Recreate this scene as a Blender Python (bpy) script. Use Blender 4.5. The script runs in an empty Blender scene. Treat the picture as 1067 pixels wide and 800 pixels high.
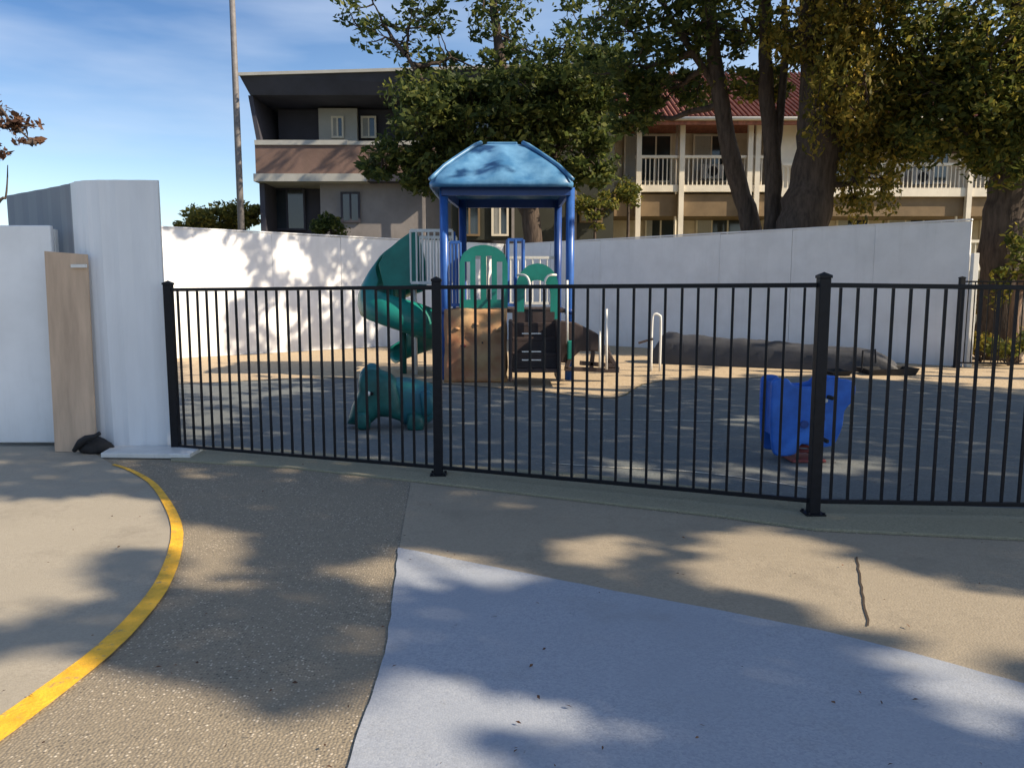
import bpy, math, random
from mathutils import Vector, Matrix, noise
R = math.radians
random.seed(7)
S = bpy.context.scene
C = S.collection

# ---------------------------------------------------------------- camera
CAMZ, F, PITCH = 1.5, 820.0, math.atan(98/820)
cam = bpy.data.objects.new('camera', bpy.data.cameras.new('camera'))
C.objects.link(cam); S.camera = cam
cam.location = (0, 0, CAMZ); cam.rotation_euler = (R(90)-PITCH, 0, 0)
cam.data.sensor_width = 36; cam.data.lens = F/1067*36
cam.data.clip_start = .05; cam.data.clip_end = 3000

# ---------------------------------------------------------------- light
SUN_EL, SUN_DIR = R(36), Vector((.95, -.31, 0)).normalized()
SV = Vector((SUN_DIR.x*math.cos(SUN_EL), SUN_DIR.y*math.cos(SUN_EL), math.sin(SUN_EL)))
W = bpy.data.worlds.new('World'); S.world = W; W.use_nodes = True
nt = W.node_tree; nt.nodes.clear()
wo = nt.nodes.new('ShaderNodeOutputWorld'); bg = nt.nodes.new('ShaderNodeBackground')
sky = nt.nodes.new('ShaderNodeTexSky'); sky.sky_type = 'NISHITA'; sky.sun_disc = False
sky.sun_elevation = SUN_EL; sky.sun_rotation = math.atan2(SUN_DIR.x, SUN_DIR.y)
sky.air_density = 1.0; sky.dust_density = .7; sky.ozone_density = 2.0
tc = nt.nodes.new('ShaderNodeTexCoord'); mp = nt.nodes.new('ShaderNodeMapping')
mp.inputs['Scale'].default_value = (1.3, 1.6, 6.5); mp.inputs['Rotation'].default_value = (.25, .35, .3)
nz = nt.nodes.new('ShaderNodeTexNoise'); nz.inputs['Scale'].default_value = 1.7; nz.inputs['Detail'].default_value = 5; nz.inputs['Roughness'].default_value = .5
cr = nt.nodes.new('ShaderNodeValToRGB'); cr.color_ramp.elements[0].position = .47; cr.color_ramp.elements[1].position = .70
cr.color_ramp.elements[1].color = (.42, .42, .42, 1)
mx = nt.nodes.new('ShaderNodeMix'); mx.data_type = 'RGBA'
mx.inputs['B'].default_value = (3.9, 4.5, 5.5, 1)
L = nt.links.new
L(tc.outputs['Generated'], mp.inputs['Vector']); L(mp.outputs[0], nz.inputs['Vector']); L(nz.outputs['Fac'], cr.inputs[0])
# the clear sky deepens high up on the side away from the sun
sx = nt.nodes.new('ShaderNodeSeparateXYZ'); L(tc.outputs['Generated'], sx.inputs[0])
def ramp_(out, a, b):
    q = nt.nodes.new('ShaderNodeMapRange'); q.interpolation_type = 'SMOOTHSTEP'
    q.inputs['From Min'].default_value = a; q.inputs['From Max'].default_value = b; L(out, q.inputs['Value']); return q.outputs[0]
def mul_(a, b):
    q = nt.nodes.new('ShaderNodeMath'); q.operation = 'MULTIPLY'; L(a, q.inputs[0]); L(b, q.inputs[1]); return q.outputs[0]
msk = mul_(mul_(ramp_(sx.outputs['Z'], .02, .36), ramp_(sx.outputs['Z'], .75, .5)), ramp_(sx.outputs['X'], .35, -.5))
dk = nt.nodes.new('ShaderNodeMix'); dk.data_type = 'RGBA'; dk.blend_type = 'MULTIPLY'; dk.inputs['B'].default_value = (.34, .50, .68, 1)
L(msk, dk.inputs['Factor']); L(sky.outputs[0], dk.inputs['A'])
L(cr.outputs[0], mx.inputs['Factor']); L(dk.outputs['Result'], mx.inputs['A']); L(mx.outputs['Result'], bg.inputs['Color'])
bg.inputs['Strength'].default_value = .118
L(bg.outputs[0], wo.inputs[0])
sl = bpy.data.lights.new('sun', 'SUN'); sl.energy = 4.6; sl.angle = R(.55); sl.color = (1, .84, .62)
sun = bpy.data.objects.new('sun', sl); C.objects.link(sun)
sun.rotation_euler = SV.to_track_quat('Z', 'Y').to_euler()
S.view_settings.view_transform = 'Standard'; S.view_settings.look = 'None'
S.view_settings.exposure = .72; S.view_settings.gamma = 1
S.cycles.max_bounces = 6; S.cycles.transparent_max_bounces = 6

# ---------------------------------------------------------------- pixel -> world (surveying the photograph)
fw = Vector((0, math.cos(PITCH), -math.sin(PITCH))); up = Vector((0, math.sin(PITCH), math.cos(PITCH)))
def ray(u, v): return Vector((u-533.5, 0, 0)) + up*(400-v) + fw*F
def P(u, v, Y):
    r = ray(u, v); t = Y/r.y
    return Vector((r.x*t, Y, CAMZ+r.z*t))
def G(u, v, z=0):
    r = ray(u, v); t = (z-CAMZ)/r.z
    return Vector((r.x*t, r.y*t, z))
def proj(p):
    d = Vector(p)-Vector((0, 0, CAMZ)); w = d.dot(fw)
    if w < .1: return None
    return (533.5+F*d.x/w, 400-F*d.dot(up)/w)

# ---------------------------------------------------------------- mesh helpers
class MB:
    def __init__(s): s.v = []; s.f = []
    def add(s, vs, fs):
        o = len(s.v); s.v += [tuple(x) for x in vs]; s.f += [tuple(i+o for i in f) for f in fs]; return s
    def box(s, a, b):
        x0, y0, z0 = (min(a[i], b[i]) for i in range(3)); x1, y1, z1 = (max(a[i], b[i]) for i in range(3))
        return s.add([(x0,y0,z0),(x1,y0,z0),(x1,y1,z0),(x0,y1,z0),(x0,y0,z1),(x1,y0,z1),(x1,y1,z1),(x0,y1,z1)],
              [(0,3,2,1),(4,5,6,7),(0,1,5,4),(1,2,6,5),(2,3,7,6),(3,0,4,7)])
    def bar(s, a, b, w, h, upv=(0,0,1)):           # rectangular bar from a to b
        a = Vector(a); b = Vector(b); d = (b-a).normalized(); sd = d.cross(Vector(upv))
        if sd.length < 1e-4: sd = d.cross(Vector((0,1,0)))
        sd.normalize(); u2 = sd.cross(d).normalized()
        vs = []
        for p in (a, b):
            for i, j in ((-1,-1),(1,-1),(1,1),(-1,1)): vs.append(p+sd*(w/2*i)+u2*(h/2*j))
        return s.add(vs, [(0,1,2,3),(7,6,5,4),(0,4,5,1),(1,5,6,2),(2,6,7,3),(3,7,4,0)])
    def tube(s, pts, rr, n=8, cap=True):
        pts = [Vector(p) for p in pts]; k = len(pts)
        if not isinstance(rr, (list, tuple)): rr = [rr]*k
        vs = []; ref = None
        for i, p in enumerate(pts):
            d = (pts[min(i+1,k-1)]-pts[max(i-1,0)]).normalized()
            if ref is None:
                ref = Vector((0,0,1)) if abs(d.z) < .9 else Vector((1,0,0))
            a = (ref - d*ref.dot(d)).normalized(); ref = a; b = d.cross(a)
            for j in range(n):
                t = 2*math.pi*j/n; vs.append(p+a*(math.cos(t)*rr[i])+b*(math.sin(t)*rr[i]))
        fs = [(i*n+j, i*n+(j+1)%n, (i+1)*n+(j+1)%n, (i+1)*n+j) for i in range(k-1) for j in range(n)]
        if cap: fs += [tuple(range(n))[::-1], tuple(range((k-1)*n, k*n))]
        return s.add(vs, fs)
    def lathe(s, prof, c, n=24):
        vs = []; k = len(prof)
        for r, z in prof:
            for j in range(n):
                t = 2*math.pi*j/n; vs.append((c[0]+r*math.cos(t), c[1]+r*math.sin(t), c[2]+z))
        fs = [(i*n+j, i*n+(j+1)%n, (i+1)*n+(j+1)%n, (i+1)*n+j) for i in range(k-1) for j in range(n)]
        fs += [tuple(range(n))[::-1], tuple(range((k-1)*n, k*n))]
        return s.add(vs, fs)
    def prism(s, poly, off):                        # poly: 3D points, off: vector
        off = Vector(off); n = len(poly); p = [Vector(q) for q in poly]
        return s.add(p+[q+off for q in p], [tuple(range(n))[::-1], tuple(range(n, 2*n))]+[(i, (i+1)%n, n+(i+1)%n, n+i) for i in range(n)])
    def build(s, name, mat=None, parent=None, smooth=False, bevel=0, seg=2):
        me = bpy.data.meshes.new(name); me.from_pydata(s.v, [], s.f); me.validate()
        import bmesh
        bm = bmesh.new(); bm.from_mesh(me); bmesh.ops.recalc_face_normals(bm, faces=bm.faces) if len(s.f) < 30000 and name not in ('foliage','crown') else None
        bm.to_mesh(me); bm.free()
        if smooth: me.shade_smooth()
        if mat: me.materials.append(mat)
        o = bpy.data.objects.new(name, me); C.objects.link(o)
        if parent: o.parent = parent; o.matrix_parent_inverse = Matrix.Translation(-parent.location)
        if bevel:
            m = o.modifiers.new('bevel', 'BEVEL'); m.width = bevel; m.segments = seg; m.limit_method = 'ANGLE'; m.angle_limit = R(35)
        return o
def tag(o, label=None, cat=None, group=None, kind=None):
    if label: o['label'] = label
    if cat: o['category'] = cat
    if group: o['group'] = group
    if kind: o['kind'] = kind
    return o
def thing(name, loc, label, cat, group=None):
    o = bpy.data.objects.new(name, None); C.objects.link(o); o.location = loc; o.empty_display_size = .3
    return tag(o, label, cat, group)

# ---------------------------------------------------------------- materials
def mat(name, col, rough=.7, metal=0, var=.12, scale=6, bump=.1, bscale=60, col2=None, spec=.4, coords='Object', stretch=None, lo=.35, hi=.65):
    m = bpy.data.materials.new(name); m.use_nodes = True; t = m.node_tree; b = t.nodes['Principled BSDF']
    b.inputs['Roughness'].default_value = rough; b.inputs['Metallic'].default_value = metal
    b.inputs['Specular IOR Level'].default_value = spec
    tcx = t.nodes.new('ShaderNodeTexCoord'); mpx = t.nodes.new('ShaderNodeMapping')
    if stretch: mpx.inputs['Scale'].default_value = stretch
    n = t.nodes.new('ShaderNodeTexNoise'); n.inputs['Scale'].default_value = scale; n.inputs['Detail'].default_value = 6; n.inputs['Roughness'].default_value = .6
    r = t.nodes.new('ShaderNodeValToRGB'); r.color_ramp.elements[0].position = lo; r.color_ramp.elements[1].position = hi
    c1 = [x*(1-var) for x in col]; c2 = col2 or [min(1, x*(1+var)) for x in col]
    r.color_ramp.elements[0].color = (*c1, 1); r.color_ramp.elements[1].color = (*c2, 1)
    t.links.new(tcx.outputs[coords], mpx.inputs[0]); t.links.new(mpx.outputs[0], n.inputs['Vector'])
    t.links.new(n.outputs['Fac'], r.inputs[0]); t.links.new(r.outputs[0], b.inputs['Base Color'])
    if bump:
        n2 = t.nodes.new('ShaderNodeTexNoise'); n2.inputs['Scale'].default_value = bscale; n2.inputs['Detail'].default_value = 4
        bp = t.nodes.new('ShaderNodeBump'); bp.inputs['Strength'].default_value = bump; bp.inputs['Distance'].default_value = .02
        t.links.new(mpx.outputs[0], n2.inputs['Vector']); t.links.new(n2.outputs['Fac'], bp.inputs['Height']); t.links.new(bp.outputs[0], b.inputs['Normal'])
    return m
def pebble_mat(name, base, light, dark, vscale=45, amount=.5, bump=.5):
    m = mat(name, base, .85, var=.07, scale=1.1, bump=0, lo=.25, hi=.75); t = m.node_tree; b = t.nodes['Principled BSDF']
    ramp = [n for n in t.nodes if n.type == 'VALTORGB'][0]; mpx = [n for n in t.nodes if n.type == 'MAPPING'][0]
    vo = t.nodes.new('ShaderNodeTexVoronoi'); vo.inputs['Scale'].default_value = vscale
    t.links.new(mpx.outputs[0], vo.inputs['Vector'])
    sp = t.nodes.new('ShaderNodeSeparateColor'); t.links.new(vo.outputs['Color'], sp.inputs[0])
    rp = t.nodes.new('ShaderNodeValToRGB'); e = rp.color_ramp.elements
    e[0].position = 0; e[0].color = (*dark, 1); e[1].position = 1; e[1].color = (*light, 1)
    e2 = e.new(.45); e2.color = (*base, 1); e3 = e.new(.8); e3.color = (*[x*1.15 for x in base], 1)
    t.links.new(sp.outputs[0], rp.inputs[0])
    n3 = t.nodes.new('ShaderNodeTexNoise'); n3.inputs['Scale'].default_value = 2.2; n3.inputs['Detail'].default_value = 4
    t.links.new(mpx.outputs[0], n3.inputs['Vector'])
    mr = t.nodes.new('ShaderNodeMapRange'); mr.inputs['From Min'].default_value = .35; mr.inputs['From Max'].default_value = .65
    mr.inputs['To Min'].default_value = amount*.35; mr.inputs['To Max'].default_value = amount
    t.links.new(n3.outputs['Fac'], mr.inputs['Value'])
    mm = t.nodes.new('ShaderNodeMix'); mm.data_type = 'RGBA'
    t.links.new(mr.outputs[0], mm.inputs['Factor']); t.links.new(ramp.outputs[0], mm.inputs['A']); t.links.new(rp.outputs[0], mm.inputs['B'])
    t.links.new(mm.outputs['Result'], b.inputs['Base Color'])
    if name == 'aggregate':
        vo.inputs['Randomness'].default_value = .9
        th = t.nodes.new('ShaderNodeMapRange'); th.inputs['From Min'].default_value = .30; th.inputs['From Max'].default_value = .48
        t.links.new(vo.outputs['Distance'], th.inputs['Value'])
        mg = t.nodes.new('ShaderNodeMix'); mg.data_type = 'RGBA'; mg.inputs['B'].default_value = (base[0]*.85, base[1]*.85, base[2]*.85, 1)
        t.links.new(th.outputs[0], mg.inputs['Factor']); t.links.new(mm.outputs['Result'], mg.inputs['A']); t.links.new(mg.outputs['Result'], b.inputs['Base Color'])
    bp = t.nodes.new('ShaderNodeBump'); bp.inputs['Strength'].default_value = bump; bp.inputs['Distance'].default_value = .006; bp.invert = True
    t.links.new(vo.outputs['Distance'], bp.inputs['Height']); t.links.new(bp.outputs[0], b.inputs['Normal'])
    return m
def leaf_mat(name, c0, c1, c2, trans=.35):
    m = bpy.data.materials.new(name); m.use_nodes = True; t = m.node_tree; t.nodes.clear()
    out = t.nodes.new('ShaderNodeOutputMaterial'); g = t.nodes.new('ShaderNodeNewGeometry')
    r = t.nodes.new('ShaderNodeValToRGB'); e = r.color_ramp.elements
    e[0].color = (*c0, 1); e[1].color = (*c2, 1); k = e.new(.6); k.color = (*c1, 1)
    t.links.new(g.outputs['Random Per Island'], r.inputs[0])
    d = t.nodes.new('ShaderNodeBsdfPrincipled'); d.inputs['Roughness'].default_value = .55; d.inputs['Specular IOR Level'].default_value = .25
    tr = t.nodes.new('ShaderNodeBsdfTranslucent'); ms = t.nodes.new('ShaderNodeMixShader'); ms.inputs[0].default_value = trans
    t.links.new(r.outputs[0], d.inputs['Base Color']); t.links.new(r.outputs[0], tr.inputs[0])
    t.links.new(d.outputs[0], ms.inputs[1]); t.links.new(tr.outputs[0], ms.inputs[2]); t.links.new(ms.outputs[0], out.inputs[0])
    return m
M = dict(
 earth=mat('earth', (.20,.16,.09), .95, var=.35, scale=.8, bump=.4, bscale=12, col2=(.16,.17,.06)),
 aggregate=pebble_mat('aggregate', (.29,.245,.18), (.74,.65,.52), (.06,.055,.05), 78, 1.0, .7),
 concrete=pebble_mat('concrete', (.31,.265,.20), (.40,.34,.26), (.16,.135,.105), 90, .35, .25),
 pad=pebble_mat('pad', (.34,.305,.245), (.42,.38,.32), (.2,.18,.15), 110, .3, .2),
 blue_pad=pebble_mat('blue_pad', (.31,.34,.395), (.42,.44,.47), (.2,.22,.27), 120, .45, .15),
 kerb=pebble_mat('kerb', (.27,.25,.175), (.36,.33,.25), (.13,.12,.08), 100, .5, .3),
 rubber=pebble_mat('rubber', (.135,.15,.155), (.22,.24,.24), (.07,.085,.09), 70, .5, .3),
 sand=pebble_mat('sand', (.46,.36,.24), (.6,.5,.36), (.25,.18,.11), 40, .6, .6),
 yellow=mat('yellow', (.85,.46,.03), .6, var=.18, scale=9, bump=.3, bscale=80),
 whiteline=mat('whiteline', (.6,.58,.5), .7, var=.25, scale=12),
 joint=mat('joint', (.05,.035,.025), .9),
 wall=mat('wall', (.80,.81,.84), .55, var=.06, scale=1.5, bump=.12, bscale=1.2),
 panel=mat('panel', (.82,.83,.84), .5, var=.07, scale=1.2, bump=.15, bscale=1.5),
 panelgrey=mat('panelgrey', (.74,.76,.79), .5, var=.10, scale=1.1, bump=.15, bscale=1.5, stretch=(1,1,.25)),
 panelshade=mat('panelshade', (.20,.215,.25), .55, var=.12, scale=1.1, bump=.15, bscale=1.5, stretch=(1,1,.25)),  # return of the tall panel, its shade painted in as darker grey
 plywood=mat('plywood', (.54,.40,.29), .8, var=.16, scale=2.4, bump=.2, bscale=25, stretch=(3,3,.4)),
 black=mat('black', (.007,.008,.012), .45, var=.2, scale=20, bump=.05, spec=.22),
 blackmatte=mat('blackmatte', (.02,.02,.022), .8, var=.3, scale=6, bump=.4, bscale=20),
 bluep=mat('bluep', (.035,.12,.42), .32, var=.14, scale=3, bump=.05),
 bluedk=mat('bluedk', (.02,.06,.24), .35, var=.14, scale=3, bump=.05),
 bluerider=mat('bluerider', (.02,.12,.50), .4, var=.18, scale=6, bump=.08),
 roofblue=mat('roofblue', (.07,.24,.50), .38, var=.28, scale=2.2, bump=.15, bscale=5, col2=(.16,.36,.60), lo=.42, hi=.7),
 teal=mat('teal', (.012,.19,.16), .35, var=.16, scale=3, bump=.05),
 tealdark=mat('tealdark', (.012,.10,.095), .4, var=.25, scale=6, bump=.1),
 tealblue=mat('tealblue', (.02,.17,.18), .4, var=.25, scale=4, bump=.1, col2=(.02,.12,.17)),
 brown=mat('brown', (.045,.032,.032), .6, var=.2, scale=5, bump=.1),
 rock=mat('rock', (.55,.24,.12), .75, var=.25, scale=2.6, bump=.5, bscale=5, col2=(.52,.34,.17)),
 white=mat('white', (.72,.72,.70), .4, var=.05, scale=8),
 red=mat('red', (.22,.05,.05), .5, var=.2, scale=12),
 tarp=mat('tarp', (.05,.052,.06), .55, var=.2, scale=2, bump=.5, bscale=6),
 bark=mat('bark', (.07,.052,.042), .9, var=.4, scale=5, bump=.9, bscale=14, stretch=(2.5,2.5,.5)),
 barklit=mat('barklit', (.17,.11,.075), .9, var=.4, scale=5, bump=.9, bscale=14, stretch=(2.5,2.5,.5)),  # lighter copy of bark, the sunlit look is put into the colour
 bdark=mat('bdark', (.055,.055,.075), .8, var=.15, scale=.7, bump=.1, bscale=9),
 bolive=mat('bolive', (.042,.045,.036), .8, var=.2, scale=.6, bump=.1, bscale=9),
 bbrown=mat('bbrown', (.19,.125,.105), .8, var=.15, scale=1, bump=.2, bscale=9),
 bgrey=mat('bgrey', (.27,.25,.25), .8, var=.15, scale=1, bump=.2, bscale=9),
 bwhite=mat('bwhite', (.74,.68,.57), .7, var=.08, scale=1.5),
 bcream=mat('bcream', (.60,.52,.40), .8, var=.15, scale=1.0, bump=.2, bscale=9),
 btrim=mat('btrim', (.42,.42,.40), .7, var=.08, scale=1.5),
 soffit=mat('soffit', (.20,.14,.08), .8, var=.15, scale=1.5),
 tile=mat('tile', (.27,.10,.06), .75, var=.3, scale=3, bump=.6, bscale=9, stretch=(3,1,1)),
 darkroof=mat('darkroof', (.05,.055,.08), .7, var=.2, scale=1),
 glass=mat('glass', (.03,.04,.05), .08, var=.2, scale=.6, bump=0, spec=.8),
 pole=mat('pole', (.16,.15,.15), .6, var=.2, scale=8),
 leafdark=leaf_mat('leafdark', (.04,.06,.02), (.085,.12,.035), (.20,.21,.05), .5),
 leafmid=leaf_mat('leafmid', (.05,.075,.02), (.13,.15,.035), (.34,.28,.05), .5),
 leafolive=leaf_mat('leafolive', (.09,.10,.025), (.24,.21,.04), (.50,.35,.07), .55),
 leafred=leaf_mat('leafred', (.06,.03,.02), (.14,.07,.04), (.22,.12,.07), .3),
)
def grime(m, zlow=.5, amt=.28, col=(.16,.14,.11)):
    t = m.node_tree; b = t.nodes['Principled BSDF']; src = b.inputs['Base Color'].links[0].from_socket
    g = t.nodes.new('ShaderNodeNewGeometry'); sp = t.nodes.new('ShaderNodeSeparateXYZ'); t.links.new(g.outputs['Position'], sp.inputs[0])
    mr = t.nodes.new('ShaderNodeMapRange'); mr.inputs['From Min'].default_value = zlow; mr.inputs['From Max'].default_value = 0; t.links.new(sp.outputs['Z'], mr.inputs['Value'])
    mp2 = t.nodes.new('ShaderNodeMapping'); mp2.inputs['Scale'].default_value = (3.5,3.5,.35); t.links.new(g.outputs['Position'], mp2.inputs[0])
    n = t.nodes.new('ShaderNodeTexNoise'); n.inputs['Scale'].default_value = 1.6; n.inputs['Detail'].default_value = 7; n.inputs['Roughness'].default_value = .7; t.links.new(mp2.outputs[0], n.inputs['Vector'])
    st = t.nodes.new('ShaderNodeMapRange'); st.inputs['From Min'].default_value = .52; st.inputs['From Max'].default_value = .78; t.links.new(n.outputs['Fac'], st.inputs['Value'])
    sc_ = t.nodes.new('ShaderNodeMath'); sc_.operation = 'MULTIPLY'; sc_.inputs[1].default_value = .35; t.links.new(st.outputs[0], sc_.inputs[0])
    m1 = t.nodes.new('ShaderNodeMath'); m1.operation = 'MULTIPLY'; t.links.new(mr.outputs[0], m1.inputs[0]); t.links.new(n.outputs['Fac'], m1.inputs[1])
    ad = t.nodes.new('ShaderNodeMath'); ad.operation = 'ADD'; ad.use_clamp = True; t.links.new(sc_.outputs[0], ad.inputs[0]); t.links.new(m1.outputs[0], ad.inputs[1])
    am = t.nodes.new('ShaderNodeMath'); am.operation = 'MULTIPLY'; am.inputs[1].default_value = amt; t.links.new(ad.outputs[0], am.inputs[0])
    mm = t.nodes.new('ShaderNodeMix'); mm.data_type = 'RGBA'; mm.inputs['B'].default_value = (*col, 1)
    t.links.new(am.outputs[0], mm.inputs['Factor']); t.links.new(src, mm.inputs['A']); t.links.new(mm.outputs['Result'], b.inputs['Base Color'])
for k in ('wall', 'panel', 'panelgrey', 'white'): grime(M[k])
for k, am_ in (('bcream',.5), ('bgrey',.5), ('bbrown',.5), ('btrim',.4), ('bwhite',.3)): grime(M[k], .1, am_)
def stains(m, scale, lo, hi, amt, col):
    t = m.node_tree; b = t.nodes['Principled BSDF']; src = b.inputs['Base Color'].links[0].from_socket
    tcx = t.nodes.new('ShaderNodeTexCoord')
    n = t.nodes.new('ShaderNodeTexNoise'); n.inputs['Scale'].default_value = scale; n.inputs['Detail'].default_value = 9; n.inputs['Roughness'].default_value = .72
    t.links.new(tcx.outputs['Object'], n.inputs['Vector'])
    st = t.nodes.new('ShaderNodeMapRange'); st.inputs['From Min'].default_value = lo; st.inputs['From Max'].default_value = hi; st.inputs['To Max'].default_value = amt; t.links.new(n.outputs['Fac'], st.inputs['Value'])
    mm = t.nodes.new('ShaderNodeMix'); mm.data_type = 'RGBA'; mm.inputs['B'].default_value = (*col, 1)
    t.links.new(st.outputs[0], mm.inputs['Factor']); t.links.new(src, mm.inputs['A']); t.links.new(mm.outputs['Result'], b.inputs['Base Color'])
stains(M['blue_pad'], 1.6, .54, .74, .45, (.22,.22,.21)); stains(M['blue_pad'], 9, .64, .70, .6, (.10,.10,.09))
stains(M['concrete'], 1.8, .52, .75, .5, (.15,.13,.10)); stains(M['pad'], 1.8, .52, .75, .45, (.16,.14,.11))
stains(M['yellow'], 14, .56, .66, .8, (.28,.22,.13)); stains(M['rubber'], 1.2, .5, .8, .4, (.26,.25,.22)); stains(M['whiteline'], 9, .45, .6, .85, (.14,.15,.155))

# ---------------------------------------------------------------- ground
def sheet(name, pts, z, m, sub=None):
    mb = MB(); mb.add([(p[0], p[1], z) for p in pts], [tuple(range(len(pts)))])
    o = mb.build(name, m); 
    me = o.data
    if me.polygons[0].normal.z < 0: me.flip_normals()
    return tag(o, kind='structure')
def gp(*pp): return [G(u, v) for u, v in pp]
def smooth(pts, n=6):
    out = []
    for i in range(len(pts)-1):
        p0 = pts[max(i-1,0)]; p1 = pts[i]; p2 = pts[i+1]; p3 = pts[min(i+2,len(pts)-1)]
        for k in range(n):
            t = k/n
            out.append(.5*((2*p1)+(p2-p0)*t+(2*p0-5*p1+4*p2-p3)*t*t+(3*p1-p0-3*p2+p3)*t**3))
    return out+[pts[-1]]
sheet('ground', [(-900,-900),(900,-900),(900,1500),(-900,1500)], -.016, M['earth'])
sheet('paving', [(-14,-6),(14,-6),(14,6.2),(2.2,6.2),(-1,7.6),(-3.6,8.6),(-14,10)], -.008, M['aggregate'])
# dark rubber surface and the sandy strip beyond it
edge = [G(u, v) for u, v in ((-120,402),(60,401),(185,400),(340,394),(450,399),(560,408),(640,415),(690,397),(860,393),(960,399),(1067,412),(1250,424))]
edge = smooth(edge, 4)
front = [Vector((16,4.9,0)), Vector((3.4,5.2,0)), Vector((1.9,5.35,0)), Vector((-3.1,7.45,0)), Vector((-12,9.5,0))]
sheet('sand_strip', [(p.x, p.y+.1) for p in edge[::-1]]+[(-14,14),(-12,22),(-.2,27),(12,22),(22,20)], -.004, M['sand'])
sheet('playground_surface', [(p.x, p.y) for p in front]+[(p.x, p.y) for p in edge], 0, M['rubber'])
# fence footing strip
ff = [G(u, v) for u, v in ((178,480),(300,487),(456,504),(600,521),(750,538),(850,552),(1150,566))]
bb = [G(u, v) for u, v in ((1150,535),(850,522),(700,505),(600,494),(456,484),(300,470),(178,463))]
tag(MB().prism([(p.x,p.y,-.01) for p in ff]+[(p.x,p.y,-.01) for p in bb], (0,0,.022)).build('kerb', M['kerb'], bevel=.006), kind='structure')
# concrete apron right of the pebble area
ap = [G(u, v) for u, v in ((428,502),(600,522.5),(750,539.5),(850,553.5),(1160,568))]+[G(1300,800), G(1067,712.5), G(950,680), G(850,655.5), G(740,634), G(640,615.5), G(520,592), G(416,570.5)]
sheet('concrete_apron', ap, -.003, M['concrete'])
bp_ = [G(u, v) for u, v in ((415,570),(412,600),(407,640),(402,680),(385,730),(362,800),(330,900),(290,1100),(1700,1100),(1300,790),(1067,712),(950,679.5),(850,655),(740,633.5),(640,615),(520,591.5))]
def wob(pts, a=.0035):
    out = []
    for i, p in enumerate(pts):
        q = pts[(i+1)%len(pts)]; m_ = max(1, int((q-p).length/.06)) if max(p.length, q.length) < 12 else 1
        for k in range(m_):
            w = p.lerp(q, k/m_); out.append(w+Vector((noise.noise(w*7), noise.noise(w*7+Vector((9,9,9))), 0))*a*2)
    return out
bp_ = wob(bp_)
sheet('blue_painted_pad', bp_, .001, M['blue_pad'])
# joints in the apron
jt = MB()
a, b = G(893, 580), G(905, 652)
N = 14; prev = None
pts = [a.lerp(b, i/N)+Vector((random.uniform(-.006,.006), 0, 0)) for i in range(N+1)]
for i in range(N):
    p, q = pts[i], pts[i+1]; w = .0055
    jt.add([(p.x-w,p.y,.0015),(p.x+w,p.y,.0015),(q.x+w,q.y,.0015),(q.x-w,q.y,.0015)], [(0,1,2,3)])
tag(jt.build('paving_joint', M['joint']), kind='structure')
# yellow line and the smooth pad left of it
yl = smooth([G(u, v) for u, v in ((118,484),(136,490),(158,503),(174,524),(184,548),(182,575),(168,610),(141,645),(105,680),(60,715),(15,748),(-45,790),(-160,860))], 6)
def ribbon(path, w, z, name, m, kind='structure', w0=None):
    l = []; r = []; w1 = w; w0 = w0 or w
    for i, p in enumerate(path):
        w = w0+(w1-w0)*min(1, i/len(path)/.85)+.006*noise.noise(Vector((i*.9, 0, 2)))
        d = (path[min(i+1,len(path)-1)]-path[max(i-1,0)]); n = Vector((-d.y, d.x, 0)).normalized()
        l.append(p+n*w/2); r.append(p-n*w/2)
    mb = MB(); k = len(path)
    mb.add([(p.x,p.y,z) for p in l]+[(p.x,p.y,z) for p in r], [(i, i+1, k+i+1, k+i) for i in range(k-1)])
    return tag(mb.build(name, m), kind=kind)
sheet('concrete_pad', [(p.x,p.y) for p in yl]+[(-6,1.0),(-12,2),(-12,7.9),(-4.2,7.55)], -.003, M['pad'])
ribbon(yl, .125, .004, 'yellow_painted_line', M['yellow'], w0=.03)
ribbon(smooth([G(u, v) for u, v in ((575,483),(640,487),(700,490),(760,496),(840,508))]), .035, .004, 'white_painted_line', M['whiteline'])
ribbon(smooth([G(u, v) for u, v in ((600,437),(700,438),(790,441),(860,444),(1000,449))]), .035, .004, 'faded_painted_line', M['whiteline'])

# ---------------------------------------------------------------- white boundary walls (one lit, one in its own shade)
def wall_run(name, pts, h, n, label, seams=True):
    t = thing(name, (pts[0][0], pts[0][1], 0), label, 'wall')
    a = Vector((*pts[0], 0)); b = Vector((*pts[1], 0)); d = (b-a)/n; nn = Vector((-d.y, d.x, 0)).normalized()
    for i in range(n):
        p = a+d*i; q = a+d*(i+1)-d.normalized()*.006
        mb = MB(); K = 5
        rows = []
        vs = []; fs = []
        for j in range(K+1):
            e = p.lerp(q, j/K); o = nn*(.006*math.sin(j*2.1+i*1.7))
            vs += [e+o, e+o+Vector((0,0,h+.008*math.sin(i*1.3+j*.5)))]
        back = [Vector(v)+nn*.05 for v in vs]
        o2 = len(vs)
        for j in range(K):
            k = 2*j; fs += [(k,k+2,k+3,k+1), (o2+k+1,o2+k+3,o2+k+2,o2+k), (k+1,k+3,o2+k+3,o2+k+1), (k,o2+k,o2+k+2,k+2)]
        fs += [(0,1,o2+1,o2), (2*K,o2+2*K,o2+2*K+1,2*K+1)]
        mb.add(vs+back, fs).build('wall_panel', M['wall'], t)
    cp = MB(); cp.bar(a+Vector((0,0,h+.025))+nn*.025, b+Vector((0,0,h+.025))+nn*.025, .08, .03).build('coping', M['wall'], t)
    return t
wall_run('white_wall', ((-8.4,16.35),(-.25,23.95)), 2.82, 6, 'tall white wall left of the climbing tower, dappled with sun and tree shadow')
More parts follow.
